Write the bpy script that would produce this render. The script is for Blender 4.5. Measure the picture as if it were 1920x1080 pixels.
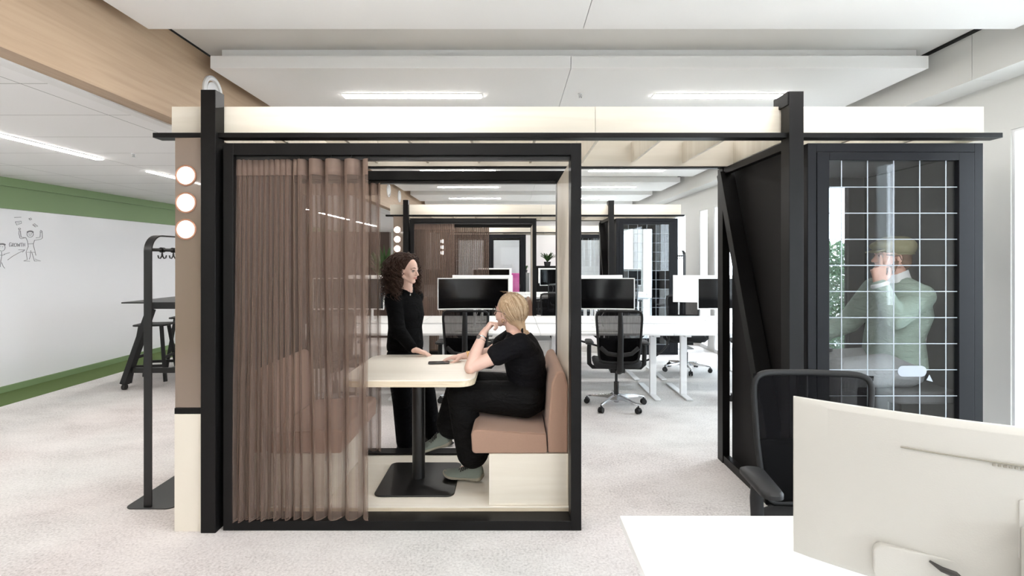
import bpy, bmesh, math, random
from mathutils import Vector, Matrix, noise
PI = math.pi
V = Vector
random.seed(7)
for o in list(bpy.data.objects): bpy.data.objects.remove(o)
scn = bpy.context.scene
col = scn.collection

# ------------------------------------------------------------------ camera
cam = bpy.data.objects.new('camera', bpy.data.cameras.new('camera'))
col.objects.link(cam)
cam.location = (0, 0, 1.55)
cam.rotation_euler = (PI/2, 0, 0)
cam.data.sensor_width = 36; cam.data.lens = 18.0
cam.data.shift_y = -54/1920
cam.data.clip_start = .05; cam.data.clip_end = 300
scn.camera = cam

# ------------------------------------------------------------------ colour management, world
scn.view_settings.view_transform = 'Standard'
scn.view_settings.look = 'None'
scn.view_settings.gamma = 1
scn.view_settings.use_curve_mapping = False
scn.view_settings.exposure = 1.18
SKY = 5.5
STRIP = 25.0
STRIP_LEFT = 29.0
w = bpy.data.worlds.new('world'); scn.world = w; w.use_nodes = True
bg = w.node_tree.nodes['Background']
bg.inputs[0].default_value = (.86, .93, 1, 1); bg.inputs[1].default_value = SKY

# ------------------------------------------------------------------ materials
def lin(c):
    return tuple((x/12.92 if x <= .04045 else ((x+.055)/1.055)**2.4) for x in [v/255 for v in c]) + (1,)
def mat(name, c, rough=.5, metal=0, coat=0, spec=.5, bump=0, bscale=200, var=0, vscale=3, sheen=0, emit=0, fold=0):
    m = bpy.data.materials.new(name); m.use_nodes = True
    nt = m.node_tree; b = nt.nodes['Principled BSDF']
    b.inputs['Base Color'].default_value = lin(c)
    b.inputs['Roughness'].default_value = rough
    b.inputs['Metallic'].default_value = metal
    b.inputs['Coat Weight'].default_value = coat
    b.inputs['Specular IOR Level'].default_value = spec
    if sheen: b.inputs['Sheen Weight'].default_value = sheen
    if emit:
        b.inputs['Emission Color'].default_value = lin(c); b.inputs['Emission Strength'].default_value = emit
    tc = nt.nodes.new('ShaderNodeTexCoord')
    if var:
        n = nt.nodes.new('ShaderNodeTexNoise'); n.inputs['Scale'].default_value = vscale; n.inputs['Detail'].default_value = 5
        nt.links.new(tc.outputs['Object'], n.inputs['Vector'])
        r = nt.nodes.new('ShaderNodeMix'); r.data_type = 'RGBA'
        L = lin(c)
        r.inputs[6].default_value = tuple(max(0, x*(1-var)) for x in L[:3]) + (1,)
        r.inputs[7].default_value = tuple(min(1, x*(1+var)) for x in L[:3]) + (1,)
        nt.links.new(n.outputs['Fac'], r.inputs[0]); nt.links.new(r.outputs[2], b.inputs['Base Color'])
    if bump:
        n = nt.nodes.new('ShaderNodeTexNoise'); n.inputs['Scale'].default_value = bscale; n.inputs['Detail'].default_value = 3
        nt.links.new(tc.outputs['Object'], n.inputs['Vector'])
        bm = nt.nodes.new('ShaderNodeBump'); bm.inputs['Strength'].default_value = bump; bm.inputs['Distance'].default_value = .004
        nt.links.new(n.outputs['Fac'], bm.inputs['Height']); nt.links.new(bm.outputs['Normal'], b.inputs['Normal'])
        if fold:
            mp = nt.nodes.new('ShaderNodeMapping'); mp.inputs['Scale'].default_value = (7, 7, 16); mp.inputs['Rotation'].default_value = (.5, .35, 0)
            n2 = nt.nodes.new('ShaderNodeTexNoise'); n2.inputs['Scale'].default_value = 1; n2.inputs['Detail'].default_value = 3; n2.inputs['Distortion'].default_value = 1.2
            b2 = nt.nodes.new('ShaderNodeBump'); b2.inputs['Strength'].default_value = fold; b2.inputs['Distance'].default_value = .03
            nt.links.new(tc.outputs['Object'], mp.inputs[0]); nt.links.new(mp.outputs[0], n2.inputs['Vector'])
            nt.links.new(n2.outputs['Fac'], b2.inputs['Height']); nt.links.new(b2.outputs['Normal'], bm.inputs['Normal'])
    return m
def wood(name, c1, c2, axis=0, scale=1.0, rough=.5, spec=.4):
    m = bpy.data.materials.new(name); m.use_nodes = True
    nt = m.node_tree; b = nt.nodes['Principled BSDF']; b.inputs['Roughness'].default_value = rough
    b.inputs['Specular IOR Level'].default_value = spec
    tc = nt.nodes.new('ShaderNodeTexCoord'); mp = nt.nodes.new('ShaderNodeMapping')
    s = [18*scale]*3; s[axis] = .9*scale
    mp.inputs['Scale'].default_value = s
    n = nt.nodes.new('ShaderNodeTexNoise'); n.inputs['Scale'].default_value = 1.6; n.inputs['Detail'].default_value = 7
    n.inputs['Distortion'].default_value = .6
    r = nt.nodes.new('ShaderNodeValToRGB')
    r.color_ramp.elements[0].position = .32; r.color_ramp.elements[0].color = lin(c1)
    r.color_ramp.elements[1].position = .68; r.color_ramp.elements[1].color = lin(c2)
    nt.links.new(tc.outputs['Object'], mp.inputs[0]); nt.links.new(mp.outputs[0], n.inputs['Vector'])
    nt.links.new(n.outputs['Fac'], r.inputs[0]); nt.links.new(r.outputs[0], b.inputs['Base Color'])
    return m
def glass(name, tint=(.93, .95, .96), f=.03, boost=.6):
    m = bpy.data.materials.new(name); m.use_nodes = True
    nt = m.node_tree; nt.nodes.remove(nt.nodes['Principled BSDF'])
    out = nt.nodes['Material Output']
    t = nt.nodes.new('ShaderNodeBsdfTransparent'); t.inputs[0].default_value = (*tint, 1)
    g = nt.nodes.new('ShaderNodeBsdfGlossy'); g.inputs['Roughness'].default_value = .0
    fr = nt.nodes.new('ShaderNodeLayerWeight'); fr.inputs[0].default_value = .5
    pw = nt.nodes.new('ShaderNodeMath'); pw.operation = 'POWER'; pw.inputs[1].default_value = 5
    mu = nt.nodes.new('ShaderNodeMath'); mu.operation = 'MULTIPLY_ADD'; mu.inputs[1].default_value = .9*boost; mu.inputs[2].default_value = f; mu.use_clamp = True
    mx = nt.nodes.new('ShaderNodeMixShader')
    nt.links.new(fr.outputs['Facing'], pw.inputs[0]); nt.links.new(pw.outputs[0], mu.inputs[0]); nt.links.new(mu.outputs[0], mx.inputs[0])
    nt.links.new(t.outputs[0], mx.inputs[1]); nt.links.new(g.outputs[0], mx.inputs[2])
    nt.links.new(mx.outputs[0], out.inputs[0])
    return m
def sheer(name, c, base=.5, edge=.95, weave=260):
    m = bpy.data.materials.new(name); m.use_nodes = True
    nt = m.node_tree; nt.nodes.remove(nt.nodes['Principled BSDF'])
    out = nt.nodes['Material Output']
    t = nt.nodes.new('ShaderNodeBsdfTransparent'); t.inputs[0].default_value = (.97, .93, .91, 1)
    d = nt.nodes.new('ShaderNodeBsdfDiffuse'); d.inputs[0].default_value = lin(c)
    tl = nt.nodes.new('ShaderNodeBsdfTranslucent'); tl.inputs[0].default_value = lin(c)
    m1 = nt.nodes.new('ShaderNodeMixShader'); m1.inputs[0].default_value = .35
    nt.links.new(d.outputs[0], m1.inputs[1]); nt.links.new(tl.outputs[0], m1.inputs[2])
    lw = nt.nodes.new('ShaderNodeLayerWeight'); lw.inputs[0].default_value = .5
    tc = nt.nodes.new('ShaderNodeTexCoord'); mp = nt.nodes.new('ShaderNodeMapping'); mp.inputs['Scale'].default_value = (weave, weave, 4)
    n = nt.nodes.new('ShaderNodeTexNoise'); n.inputs['Scale'].default_value = .35; n.inputs['Detail'].default_value = 2
    nt.links.new(tc.outputs['Object'], mp.inputs[0]); nt.links.new(mp.outputs[0], n.inputs['Vector'])
    mr = nt.nodes.new('ShaderNodeMapRange'); mr.inputs[3].default_value = base; mr.inputs[4].default_value = edge
    nt.links.new(lw.outputs['Facing'], mr.inputs[0])
    ad = nt.nodes.new('ShaderNodeMath'); ad.operation = 'MULTIPLY_ADD'; ad.inputs[1].default_value = .18; ad.use_clamp = True
    sb = nt.nodes.new('ShaderNodeMath'); sb.operation = 'SUBTRACT'; sb.inputs[1].default_value = .09
    nt.links.new(n.outputs['Fac'], ad.inputs[0]); nt.links.new(mr.outputs[0], sb.inputs[0]); nt.links.new(sb.outputs[0], ad.inputs[2])
    mx = nt.nodes.new('ShaderNodeMixShader')
    nt.links.new(ad.outputs[0], mx.inputs[0]); nt.links.new(t.outputs[0], mx.inputs[1]); nt.links.new(m1.outputs[0], mx.inputs[2])
    nt.links.new(mx.outputs[0], out.inputs[0])
    return m
def emis(name, c, s):
    m = bpy.data.materials.new(name); m.use_nodes = True
    nt = m.node_tree; nt.nodes.remove(nt.nodes['Principled BSDF'])
    e = nt.nodes.new('ShaderNodeEmission'); e.inputs[0].default_value = (*c, 1); e.inputs[1].default_value = s
    nt.links.new(e.outputs[0], nt.nodes['Material Output'].inputs[0])
    return m
def carpet():
    m = bpy.data.materials.new('carpet'); m.use_nodes = True
    nt = m.node_tree; b = nt.nodes['Principled BSDF']; b.inputs['Roughness'].default_value = .95
    b.inputs['Specular IOR Level'].default_value = .15
    tc = nt.nodes.new('ShaderNodeTexCoord')
    def nz(scale, det, sx=1, sy=1, rough=.6):
        mp = nt.nodes.new('ShaderNodeMapping'); mp.inputs['Scale'].default_value = (sx, sy, 1)
        n = nt.nodes.new('ShaderNodeTexNoise'); n.inputs['Scale'].default_value = scale; n.inputs['Detail'].default_value = det
        n.inputs['Roughness'].default_value = rough
        nt.links.new(tc.outputs['Object'], mp.inputs[0]); nt.links.new(mp.outputs[0], n.inputs['Vector']); return n
    a = nz(1.6, 8, 1, 1.6, .68); f = nz(70, 4, 1, 1, .7); p = nz(.5, 2)
    def mix(x, y, fac):
        q = nt.nodes.new('ShaderNodeMath'); q.operation = 'MULTIPLY_ADD'; q.inputs[1].default_value = fac
        nt.links.new(x, q.inputs[0]); nt.links.new(y, q.inputs[2]); return q.outputs[0]
    s = nt.nodes.new('ShaderNodeMath'); s.operation = 'MULTIPLY'; s.inputs[1].default_value = .40
    nt.links.new(a.outputs['Fac'], s.inputs[0])
    t = mix(f.outputs['Fac'], s.outputs[0], .62)
    r = nt.nodes.new('ShaderNodeValToRGB'); e = r.color_ramp.elements
    e[0].position = .36; e[0].color = lin((150, 145, 141)); e[1].position = .60; e[1].color = lin((226, 223, 219))
    q = e.new(.47); q.color = lin((200, 196, 192))
    nt.links.new(t, r.inputs[0])
    mm = nt.nodes.new('ShaderNodeMix'); mm.data_type = 'RGBA'; mm.inputs[0].default_value = .3
    rp = nt.nodes.new('ShaderNodeValToRGB'); rp.color_ramp.elements[0].position = .4; rp.color_ramp.elements[0].color = lin((214, 200, 202))
    rp.color_ramp.elements[1].position = .6; rp.color_ramp.elements[1].color = lin((212, 214, 215))
    nt.links.new(p.outputs['Fac'], rp.inputs[0]); nt.links.new(r.outputs[0], mm.inputs[6]); nt.links.new(rp.outputs[0], mm.inputs[7])
    nt.links.new(mm.outputs[2], b.inputs['Base Color'])
    bm = nt.nodes.new('ShaderNodeBump'); bm.inputs['Strength'].default_value = .5; bm.inputs['Distance'].default_value = .006
    nt.links.new(f.outputs['Fac'], bm.inputs['Height']); nt.links.new(bm.outputs['Normal'], b.inputs['Normal'])
    return m
def tiled(name, c, ox, px, oy, py, w=.006, line=(150, 148, 145)):
    """panel ceiling: thin joints every px metres along x and py metres along y"""
    m = mat(name, c, .8); nt = m.node_tree; b = nt.nodes['Principled BSDF']
    tc = nt.nodes.new('ShaderNodeTexCoord'); sp = nt.nodes.new('ShaderNodeSeparateXYZ')
    nt.links.new(tc.outputs['Object'], sp.inputs[0])
    outs = []
    for k, (o, p) in enumerate(((ox, px), (oy, py))):
        a = nt.nodes.new('ShaderNodeMath'); a.operation = 'SUBTRACT'; a.inputs[1].default_value = o - p/2
        nt.links.new(sp.outputs[k], a.inputs[0])
        q = nt.nodes.new('ShaderNodeMath'); q.operation = 'FLOORED_MODULO'; q.inputs[1].default_value = p
        nt.links.new(a.outputs[0], q.inputs[0])
        s = nt.nodes.new('ShaderNodeMath'); s.operation = 'SUBTRACT'; s.inputs[1].default_value = p/2
        nt.links.new(q.outputs[0], s.inputs[0])
        ab = nt.nodes.new('ShaderNodeMath'); ab.operation = 'ABSOLUTE'; nt.links.new(s.outputs[0], ab.inputs[0])
        l = nt.nodes.new('ShaderNodeMath'); l.operation = 'LESS_THAN'; l.inputs[1].default_value = w/2
        nt.links.new(ab.outputs[0], l.inputs[0]); outs.append(l.outputs[0])
    mx = nt.nodes.new('ShaderNodeMath'); mx.operation = 'MAXIMUM'
    nt.links.new(outs[0], mx.inputs[0]); nt.links.new(outs[1], mx.inputs[1])
    r = nt.nodes.new('ShaderNodeMix'); r.data_type = 'RGBA'; r.inputs[6].default_value = lin(c); r.inputs[7].default_value = lin(line)
    nt.links.new(mx.outputs[0], r.inputs[0]); nt.links.new(r.outputs[2], b.inputs['Base Color'])
    return m

M = dict(
    carpet=carpet(),
    white=mat('white_paint', (232, 231, 229), .6),
    wallr=mat('wall_paint', (222, 222, 219), .7),
    raft=mat('raft_acoustic', (242, 241, 239), .85, bump=.15, bscale=500),
    ceil=mat('ceiling_paint', (222, 220, 216), .85),
    ceil2=tiled('ceiling_tiles', (240, 239, 238), -2.66, 1.2, 2.77, .605),
    gap=mat('shadow_gap', (25, 25, 25), .9),
    oak=wood('oak_beam', (174, 149, 124), (186, 161, 135), 1, 1),
    green=mat('green_paint', (126, 150, 108), .5),
    green2=mat('green_carpet', (88, 108, 58), .95, var=.15, vscale=60, bump=.4),
    board=mat('whiteboard_enamel', (232, 233, 236), .09, spec=.6),
    ink=mat('marker_ink', (128, 128, 132), .7),
    black=mat('black_lacquer', (17, 16, 16), .42, spec=.2),
    matte=mat('black_panel', (22, 20, 20), .6, spec=.2),
    slate=mat('slate_lacquer', (18, 19, 23), .42, spec=.18),
    cream=wood('cream_ply', (222, 213, 197), (230, 222, 208), 0, .8, .45),
    creamz=wood('cream_ply_side', (226, 216, 200), (236, 228, 214), 2, .8, .45),
    ply=wood('ply_edge', (206, 188, 160), (228, 214, 190), 0, 3, .5),
    taupe=mat('taupe_gloss', (128, 111, 97), .2, coat=.6),
    copper=mat('copper_ring', (176, 130, 108), .35, metal=.5),
    lamp=emis('lamp_disc', (1, .93, .84), 9),
    strip=emis('led_strip', (1, .972, .94), STRIP),
    strip_l=emis('led_strip_left', (1, .965, .925), STRIP_LEFT),
    curtain=sheer('sheer_brown', (142, 123, 112), .43, .95),
    heading=sheer('sheer_brown_double', (146, 126, 115), .68, .98),
    fabric=mat('brown_wool', (165, 132, 113), .9, bump=.5, bscale=700, var=.14, vscale=260, sheen=.2),
    steel=mat('black_steel', (22, 21, 21), .35, spec=.5),
    glass=glass('clear_glass'),
    doorglass=glass('door_glass', (.95, .97, .98), .04, .7),
    frost=mat('frosted_film', (190, 196, 200), .4),
    line=mat('white_film', (165, 173, 181), .5),
    felt=mat('grey_felt', (78, 76, 76), .95, bump=.3, bscale=400),
    desk=mat('white_laminate', (240, 240, 239), .35),
    wmetal=mat('white_metal', (236, 236, 236), .35),
    screen=mat('screen_glass', (9, 9, 10), .12, spec=.5),
    shell=mat('monitor_shell', (194, 191, 184), .45, bump=.08, bscale=300),
    shellw=mat('monitor_shell_white', (238, 238, 236), .4),
    plastic=mat('black_plastic', (27, 27, 28), .5, spec=.35, bump=.1, bscale=500),
    seatf=mat('black_fabric', (28, 28, 30), .9, bump=.4, bscale=600),
    mesh=sheer('chair_mesh', (26, 26, 28), .82, .98, 900),
    alu=mat('polished_aluminium', (205, 207, 210), .18, metal=1),
    skin=mat('skin', (224, 186, 168), .5, var=.06, vscale=25),
    skin2=mat('skin_light', (228, 190, 174), .5, var=.06, vscale=25),
    skin3=mat('skin_man', (214, 164, 144), .5, var=.06, vscale=25),
    lips=mat('lips', (196, 134, 124), .4),
    eyew=mat('eye_white', (180, 165, 158), .3),
    iris=mat('iris', (50, 36, 28), .2),
    brown_hair=mat('dark_brown_hair', (60, 41, 32), .68, spec=.25, var=.3, vscale=30),
    blonde=mat('blonde_hair', (204, 176, 144), .42, var=.22, vscale=35),
    blonde_d=mat('blonde_hair_dark', (172, 140, 106), .42, var=.25, vscale=35),
    blonde_l=mat('blonde_hair_light', (226, 206, 178), .42, var=.15, vscale=35),
    ginger=mat('short_brown_hair', (120, 88, 66), .7, var=.2, vscale=60),
    sweater=mat('black_sweater', (11, 11, 12), .95, spec=.1, bump=.5, bscale=300, fold=.8),
    jeans=mat('black_denim', (10, 10, 13), .9, spec=.1, bump=.3, bscale=500, fold=.7),
    tee=mat('black_jersey', (10, 10, 15), .85, spec=.2, bump=.2, bscale=400, fold=.7),
    trouser=mat('black_trousers', (9, 9, 10), .8, spec=.2, bump=.1, bscale=400, fold=.7),
    shoe=mat('grey_green_mesh', (124, 132, 124), .8, bump=.5, bscale=300),
    sole=mat('sand_sole', (150, 145, 130), .7),
    rubber=mat('dark_rubber', (38, 36, 34), .7),
    tweed=mat('green_tweed', (150, 164, 150), .9, bump=.4, bscale=300, var=.12, vscale=120, fold=.8),
    cap=mat('olive_cap', (136, 128, 96), .9, bump=.4, bscale=400, var=.15, vscale=150),
    shirt=mat('white_shirt', (228, 226, 224), .7),
    greyt=mat('grey_trousers', (140, 138, 138), .8, bump=.2, bscale=400, fold=.7),
    gold=mat('gold', (214, 172, 96), .25, metal=1),
    silver=mat('silver', (200, 200, 200), .25, metal=1),
    phone=mat('phone_black', (22, 22, 26), .15),
    leaf=mat('leaf', (66, 98, 52), .5, var=.3, vscale=8),
    leafl=mat('hedge_leaf', (62, 92, 58), .5, var=.35, vscale=5),
    pot=mat('pot_grey', (70, 70, 72), .6),
    brownwall=mat('brown_panel', (66, 50, 42), .7),
    pink=mat('pink_lacquer', (250, 120, 190), .4),
    ground=mat('paving', (176, 176, 172), .9, var=.1, vscale=3),
    paper=mat('paper', (236, 236, 234), .7),
    print=mat('label_print', (120, 122, 126), .7),
    tablem=wood('table_ply', (236, 228, 214), (242, 236, 224), 0, .8, .4),
    groove=mat('groove_shade', (150, 145, 132), .6),
    padb=mat('black_knit_pad', (14, 14, 15), .95, spec=.1),
    creamp=mat('cream_laminate', (222, 213, 198), .45),
    cord=mat('cable_sheath', (52, 49, 46), .5),
)

# ------------------------------------------------------------------ mesh helpers
def top_loc(p):
    while p.parent: p = p.parent
    return p.location.copy()
class MB:
    def __init__(s): s.v = []; s.f = []
    def add(s, vs, fs):
        b = len(s.v); s.v += [tuple(v) for v in vs]; s.f += [tuple(b+i for i in f) for f in fs]; return s
    def box(s, x0, x1, y0, y1, z0, z1, M4=None):
        vs = [V((x, y, z)) for x in (x0, x1) for y in (y0, y1) for z in (z0, z1)]
        if M4 is not None: vs = [M4 @ v for v in vs]
        return s.add(vs, [(0, 1, 3, 2), (4, 6, 7, 5), (0, 4, 5, 1), (2, 3, 7, 6), (0, 2, 6, 4), (1, 5, 7, 3)])
    def beam(s, a, b, w, t, up=V((0, 0, 1))):
        a = V(a); b = V(b); d = (b-a).normalized(); x = d.cross(up).normalized(); y = x.cross(d)
        vs = [p + x*sx*w/2 + y*sy*t/2 for p in (a, b) for sx in (-1, 1) for sy in (-1, 1)]
        return s.add(vs, [(0, 1, 3, 2), (4, 6, 7, 5), (0, 4, 5, 1), (2, 3, 7, 6), (0, 2, 6, 4), (1, 5, 7, 3)])
    def loft(s, rings, closed_path=False, cap=True):
        n = len(rings[0]); vs = [p for r in rings for p in r]; fs = []
        m = len(rings); R = m if closed_path else m-1
        for i in range(R):
            for j in range(n):
                a = i*n+j; b = i*n+(j+1) % n; c = ((i+1) % m)*n+(j+1) % n; d = ((i+1) % m)*n+j
                fs.append((a, b, c, d))
        if cap and not closed_path:
            fs.append(tuple(range(n-1, -1, -1))); fs.append(tuple((m-1)*n+j for j in range(n)))
        return s.add(vs, fs)
    def cyl(s, a, b, r0, r1=None, n=20):
        return s.tube([a, b], [r0, r0 if r1 is None else r1], n)
    def tube(s, pts, r, n=8, closed=False, flat=None):
        pts = [V(p) for p in pts]; m = len(pts)
        if not isinstance(r, (list, tuple)): r = [r]*m
        rings = []; up = None
        for i, p in enumerate(pts):
            if closed: d = pts[(i+1) % m]-pts[i-1]
            else: d = pts[min(i+1, m-1)]-pts[max(i-1, 0)]
            if d.length < 1e-9: d = V((0, 0, 1))
            d.normalize()
            if up is None:
                up = V((0, 0, 1)) if abs(d.z) < .9 else V((1, 0, 0))
            x = d.cross(up)
            if x.length < 1e-6: x = d.cross(V((0, 1, 0)))
            x.normalize(); y = x.cross(d).normalized(); up = y
            fx, fy = (1, 1) if flat is None else flat
            rings.append([p+(x*math.cos(2*PI*j/n)*fx+y*math.sin(2*PI*j/n)*fy)*r[i] for j in range(n)])
        return s.loft(rings, closed)
    def lathe(s, prof, c=(0, 0, 0), n=32, axis='z', closed=False):
        rings = []
        for r, z in prof:
            ring = []
            for j in range(n):
                a = 2*PI*j/n
                q = (r*math.cos(a), r*math.sin(a), z)
                if axis == 'x': q = (q[2], q[0], q[1])
                if axis == 'y': q = (q[0], q[2], q[1])
                ring.append(V(q)+V(c))
            rings.append(ring)
        return s.loft(rings, closed)
    def sphere(s, c, r, n=16, m=10, R3=None):
        c = V(c); r = V((r, r, r)) if not hasattr(r, '__len__') else V(r)
        R3 = R3 or Matrix.Identity(3); rings = []
        for i in range(1, m):
            t = PI*i/m
            rings.append([c+R3 @ V((r.x*math.sin(t)*math.cos(2*PI*j/n), r.y*math.sin(t)*math.sin(2*PI*j/n), r.z*math.cos(t))) for j in range(n)])
        b = len(s.v); s.loft(rings, cap=False)
        s.v += [tuple(c+R3 @ V((0, 0, r.z))), tuple(c-R3 @ V((0, 0, r.z)))]
        t0 = len(s.v)-2
        for j in range(n):
            s.f.append((t0, b+(j+1) % n, b+j)); s.f.append((t0+1, b+(m-2)*n+j, b+(m-2)*n+(j+1) % n))
        return s
    def cap_(s, a, ra, b, rb, n=14):
        s.sphere(a, ra, n, 8); s.sphere(b, rb, n, 8); s.cyl(a, b, ra, rb, n); return s
    def prism(s, poly, z0, z1, axis='z', M4=None):
        def q(p, z):
            v = {'z': V((p[0], p[1], z)), 'x': V((z, p[0], p[1])), 'y': V((p[0], z, p[1]))}[axis]
            return M4 @ v if M4 is not None else v
        return s.loft([[q(p, z0) for p in poly], [q(p, z1) for p in poly]])
    def xf(s, M4):
        s.v = [tuple(M4 @ V(v)) for v in s.v]; return s
    def build(s, name, m, parent=None, bevel=0, smooth=True, seg=2, ang=40, sub=0, remesh=0, sm=0, solid=0):
        me = bpy.data.meshes.new(name)
        if parent is not None: off = top_loc(parent)
        else:
            xs = [v[0] for v in s.v]; ys = [v[1] for v in s.v]; zs = [v[2] for v in s.v]
            off = V(((min(xs)+max(xs))/2, (min(ys)+max(ys))/2, min(zs)))
        me.from_pydata([tuple(V(v)-off) for v in s.v], [], s.f)
        bm = bmesh.new(); bm.from_mesh(me)
        bmesh.ops.recalc_face_normals(bm, faces=bm.faces)
        if smooth:
            for f in bm.faces: f.smooth = True
            for e in bm.edges:
                if len(e.link_faces) == 2 and e.calc_face_angle(0) > math.radians(ang): e.smooth = False
        bm.to_mesh(me); bm.free()
        me.materials.append(m)
        o = bpy.data.objects.new(name, me); col.objects.link(o)
        if parent is not None: o.parent = parent
        else: o.location = off
        if remesh:
            q = o.modifiers.new('Remesh', 'REMESH'); q.mode = 'VOXEL'; q.voxel_size = remesh; q.use_smooth_shade = True
        if sm:
            q = o.modifiers.new('Smooth', 'SMOOTH'); q.factor = .5; q.iterations = sm
        if solid:
            q = o.modifiers.new('Solidify', 'SOLIDIFY'); q.thickness = solid; q.offset = 0
        if bevel:
            q = o.modifiers.new('Bevel', 'BEVEL'); q.width = bevel; q.segments = seg; q.limit_method = 'ANGLE'; q.angle_limit = math.radians(35)
            q.harden_normals = False
        if sub:
            q = o.modifiers.new('Subsurf', 'SUBSURF'); q.levels = sub; q.render_levels = sub
        return o
def rrect(w, h, r, n=6, cx=0, cy=0):
    pts = []
    for (sx, sy, a0) in ((1, 1, 0), (-1, 1, 90), (-1, -1, 180), (1, -1, 270)):
        for i in range(n+1):
            a = math.radians(a0+90*i/n)
            pts.append((cx+sx*(w/2-r)+r*math.cos(a), cy+sy*(h/2-r)+r*math.sin(a)))
    return pts
def tag(o, label=None, cat=None, group=None, kind=None):
    if label: o['label'] = label
    if cat: o['category'] = cat
    if group: o['group'] = group
    if kind: o['kind'] = kind
    return o
def empty(name, loc, label=None, cat=None, group=None, rz=0):
    o = bpy.data.objects.new(name, None); col.objects.link(o); o.location = loc; o.rotation_euler = (0, 0, rz)
    o.empty_display_size = .1
    return tag(o, label, cat, group)
def kids(o): return [c for c in bpy.data.objects if c.parent == o]
def copy_tree(o, loc=None, rz=None, label=None, parent=None):
    c = o.copy(); col.objects.link(c)
    if parent is not None: c.parent = parent
    if loc is not None: c.location = loc
    if rz is not None: c.rotation_euler = (0, 0, rz)
    if label: c['label'] = label
    for ch in kids(o): copy_tree(ch, parent=c)
    return c
def struct(o): o['kind'] = 'structure'; return o
def B(*a): return MB().box(*a)
# ------------------------------------------------------------------ the room
XW, XB = 3.35, -2.286
YN, YF = -4.2, 18.0
struct(B(-5.37, XW+.4, YN, YF, -.1, 0).build('floor', M['carpet'], smooth=False))
struct(B(-5.9, -5.37, YN, YF, -.1, 0.002).build('floor_green', M['green2'], smooth=False)).name = 'floor'
struct(B(XB-.2, XW+.4, YN, YF, 3.087, 3.2).build('ceiling', M['ceil'], smooth=False))
struct(B(-6.1, XB-.2, YN, YF, 2.5, 2.62).build('ceiling', M['ceil2'], smooth=False))
o = bpy.data.objects['ceiling.001']; o.data.transform(Matrix.Translation(o.location)); o.location = (0, 0, 0)
# oak beam with its white bottom trim
struct(B(XB-.12, XB, YN, YF, 2.5, 3.087).build('trim_1', M['oak'], smooth=False))
struct(B(XB-.2, XB-.121, YN, YF, 2.49, 3.087).build('trim_2', M['white'], smooth=False))
struct(B(XB, XB+.012, YN, YF, 3.079, 3.087).build('trim_3', M['gap'], smooth=False))
# green wall with stepped head, whiteboard ledge
struct(B(-6.1, -5.93, YN, YF, 0, 2.5).build('wall_left', M['green'], smooth=False))
struct(B(-5.93, -5.86, YN, YF, 2.40, 2.5).build('trim_6', M['green'], smooth=False))
struct(B(-5.93, -5.895, YN, YF, 2.141, 2.40).build('trim_7', M['green'], smooth=False))
struct(B(-5.93, -5.89, YN, YF, 0, .054).build('baseboard_left', M['green'], smooth=False))
wb = empty('whiteboard', (-5.93, 7.0, .065), 'long glossy whiteboard with marker drawings covering the green wall', 'whiteboard')
y = -2.0; k = 0
seg = MB()
B(-5.929, -5.91, -3.0, 16.5, .065, 2.14).build('writing_surface', M['board'], wb, smooth=False)
B(-5.929, -5.885, -3.0, 16.5, .055, .075).build('pen_ledge', M['green'], wb, smooth=False)
# marker strokes (drawn on the board: image column -> metres along the wall)
def bp(zx, zy):
    px = zx/8.31; py = 390+zy/8.31; Y = 5.908*960/(960-px)
    return V((-5.908, Y, 1.55-(py-486)*Y/960))
def arc(cx, cy, rx, ry, a0=0, a1=360, n=18):
    return [(cx+rx*math.cos(math.radians(a0+(a1-a0)*i/n)), cy+ry*math.sin(math.radians(a0+(a1-a0)*i/n))) for i in range(n+1)]
strokes = [arc(470, 408, 50, 48), [(445, 398), (460, 396)], [(480, 396), (496, 398)], arc(470, 412, 22, 12, 20, 160),
    [(405, 460), (330, 480), (312, 470), (295, 400), (300, 340)], [(330, 455), (322, 400), (318, 350)], [(330, 455), (395, 462)],
    [(540, 505), (640, 485), (660, 470), (655, 360), (630, 345)], [(560, 465), (625, 455), (630, 380)], arc(305, 325, 16, 12), arc(640, 370, 14, 12),
    [(405, 465), (430, 520), (440, 600)], [(540, 500), (520, 560), (525, 600)], [(440, 560), (515, 556)], [(440, 600), (405, 690), (550, 690), (525, 600)], [(478, 660), (482, 690)],
    [(408, 695), (425, 805), (370, 825), (465, 828)], [(475, 690), (470, 760), (455, 800)], [(495, 690), (520, 770), (535, 825), (635, 826), (545, 795)], [(548, 690), (560, 740)],
    [(225, 148), (330, 143)], [(240, 215), (330, 205), (335, 240), (260, 265), (240, 215)], [(270, 235), (310, 230)],
    [(450, 165), (480, 155), (495, 175), (470, 188), (450, 165)], [(510, 262), (540, 245), (590, 285), (550, 295), (510, 262)], [(530, 268), (560, 280)],
    [(120, 810), (200, 750), (290, 700), (385, 655)], [(290, 652), (390, 652), (350, 690)], [(65, 720), (150, 695)],
    arc(28, 615, 52, 56), [(0, 605), (12, 602)], [(35, 605), (48, 605)], [(24, 680), (28, 740), (10, 850), (5, 920)], [(28, 740), (75, 725)], [(26, 850), (50, 910), (75, 940)], [(24, 735), (2, 735)],
    # GROWTH
    [(180, 545), (155, 540), (143, 570), (150, 600), (176, 598), (176, 575), (163, 575)], [(192, 602), (192, 548), (212, 548), (214, 570), (194, 574), (218, 602)],
    arc(242, 576, 18, 26), [(268, 548), (278, 602), (290, 562), (302, 602), (312, 548)], [(315, 548), (352, 546)], [(334, 547), (335, 602)],
    [(362, 546), (362, 602)], [(386, 546), (386, 600)], [(362, 575), (386, 573)]]
hair = [arc(470, 385, 46, 24, 190, 350), arc(470, 382, 44, 20, 190, 350), arc(30, 585, 52, 24, 200, 340), arc(30, 580, 50, 20, 200, 340)]
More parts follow.
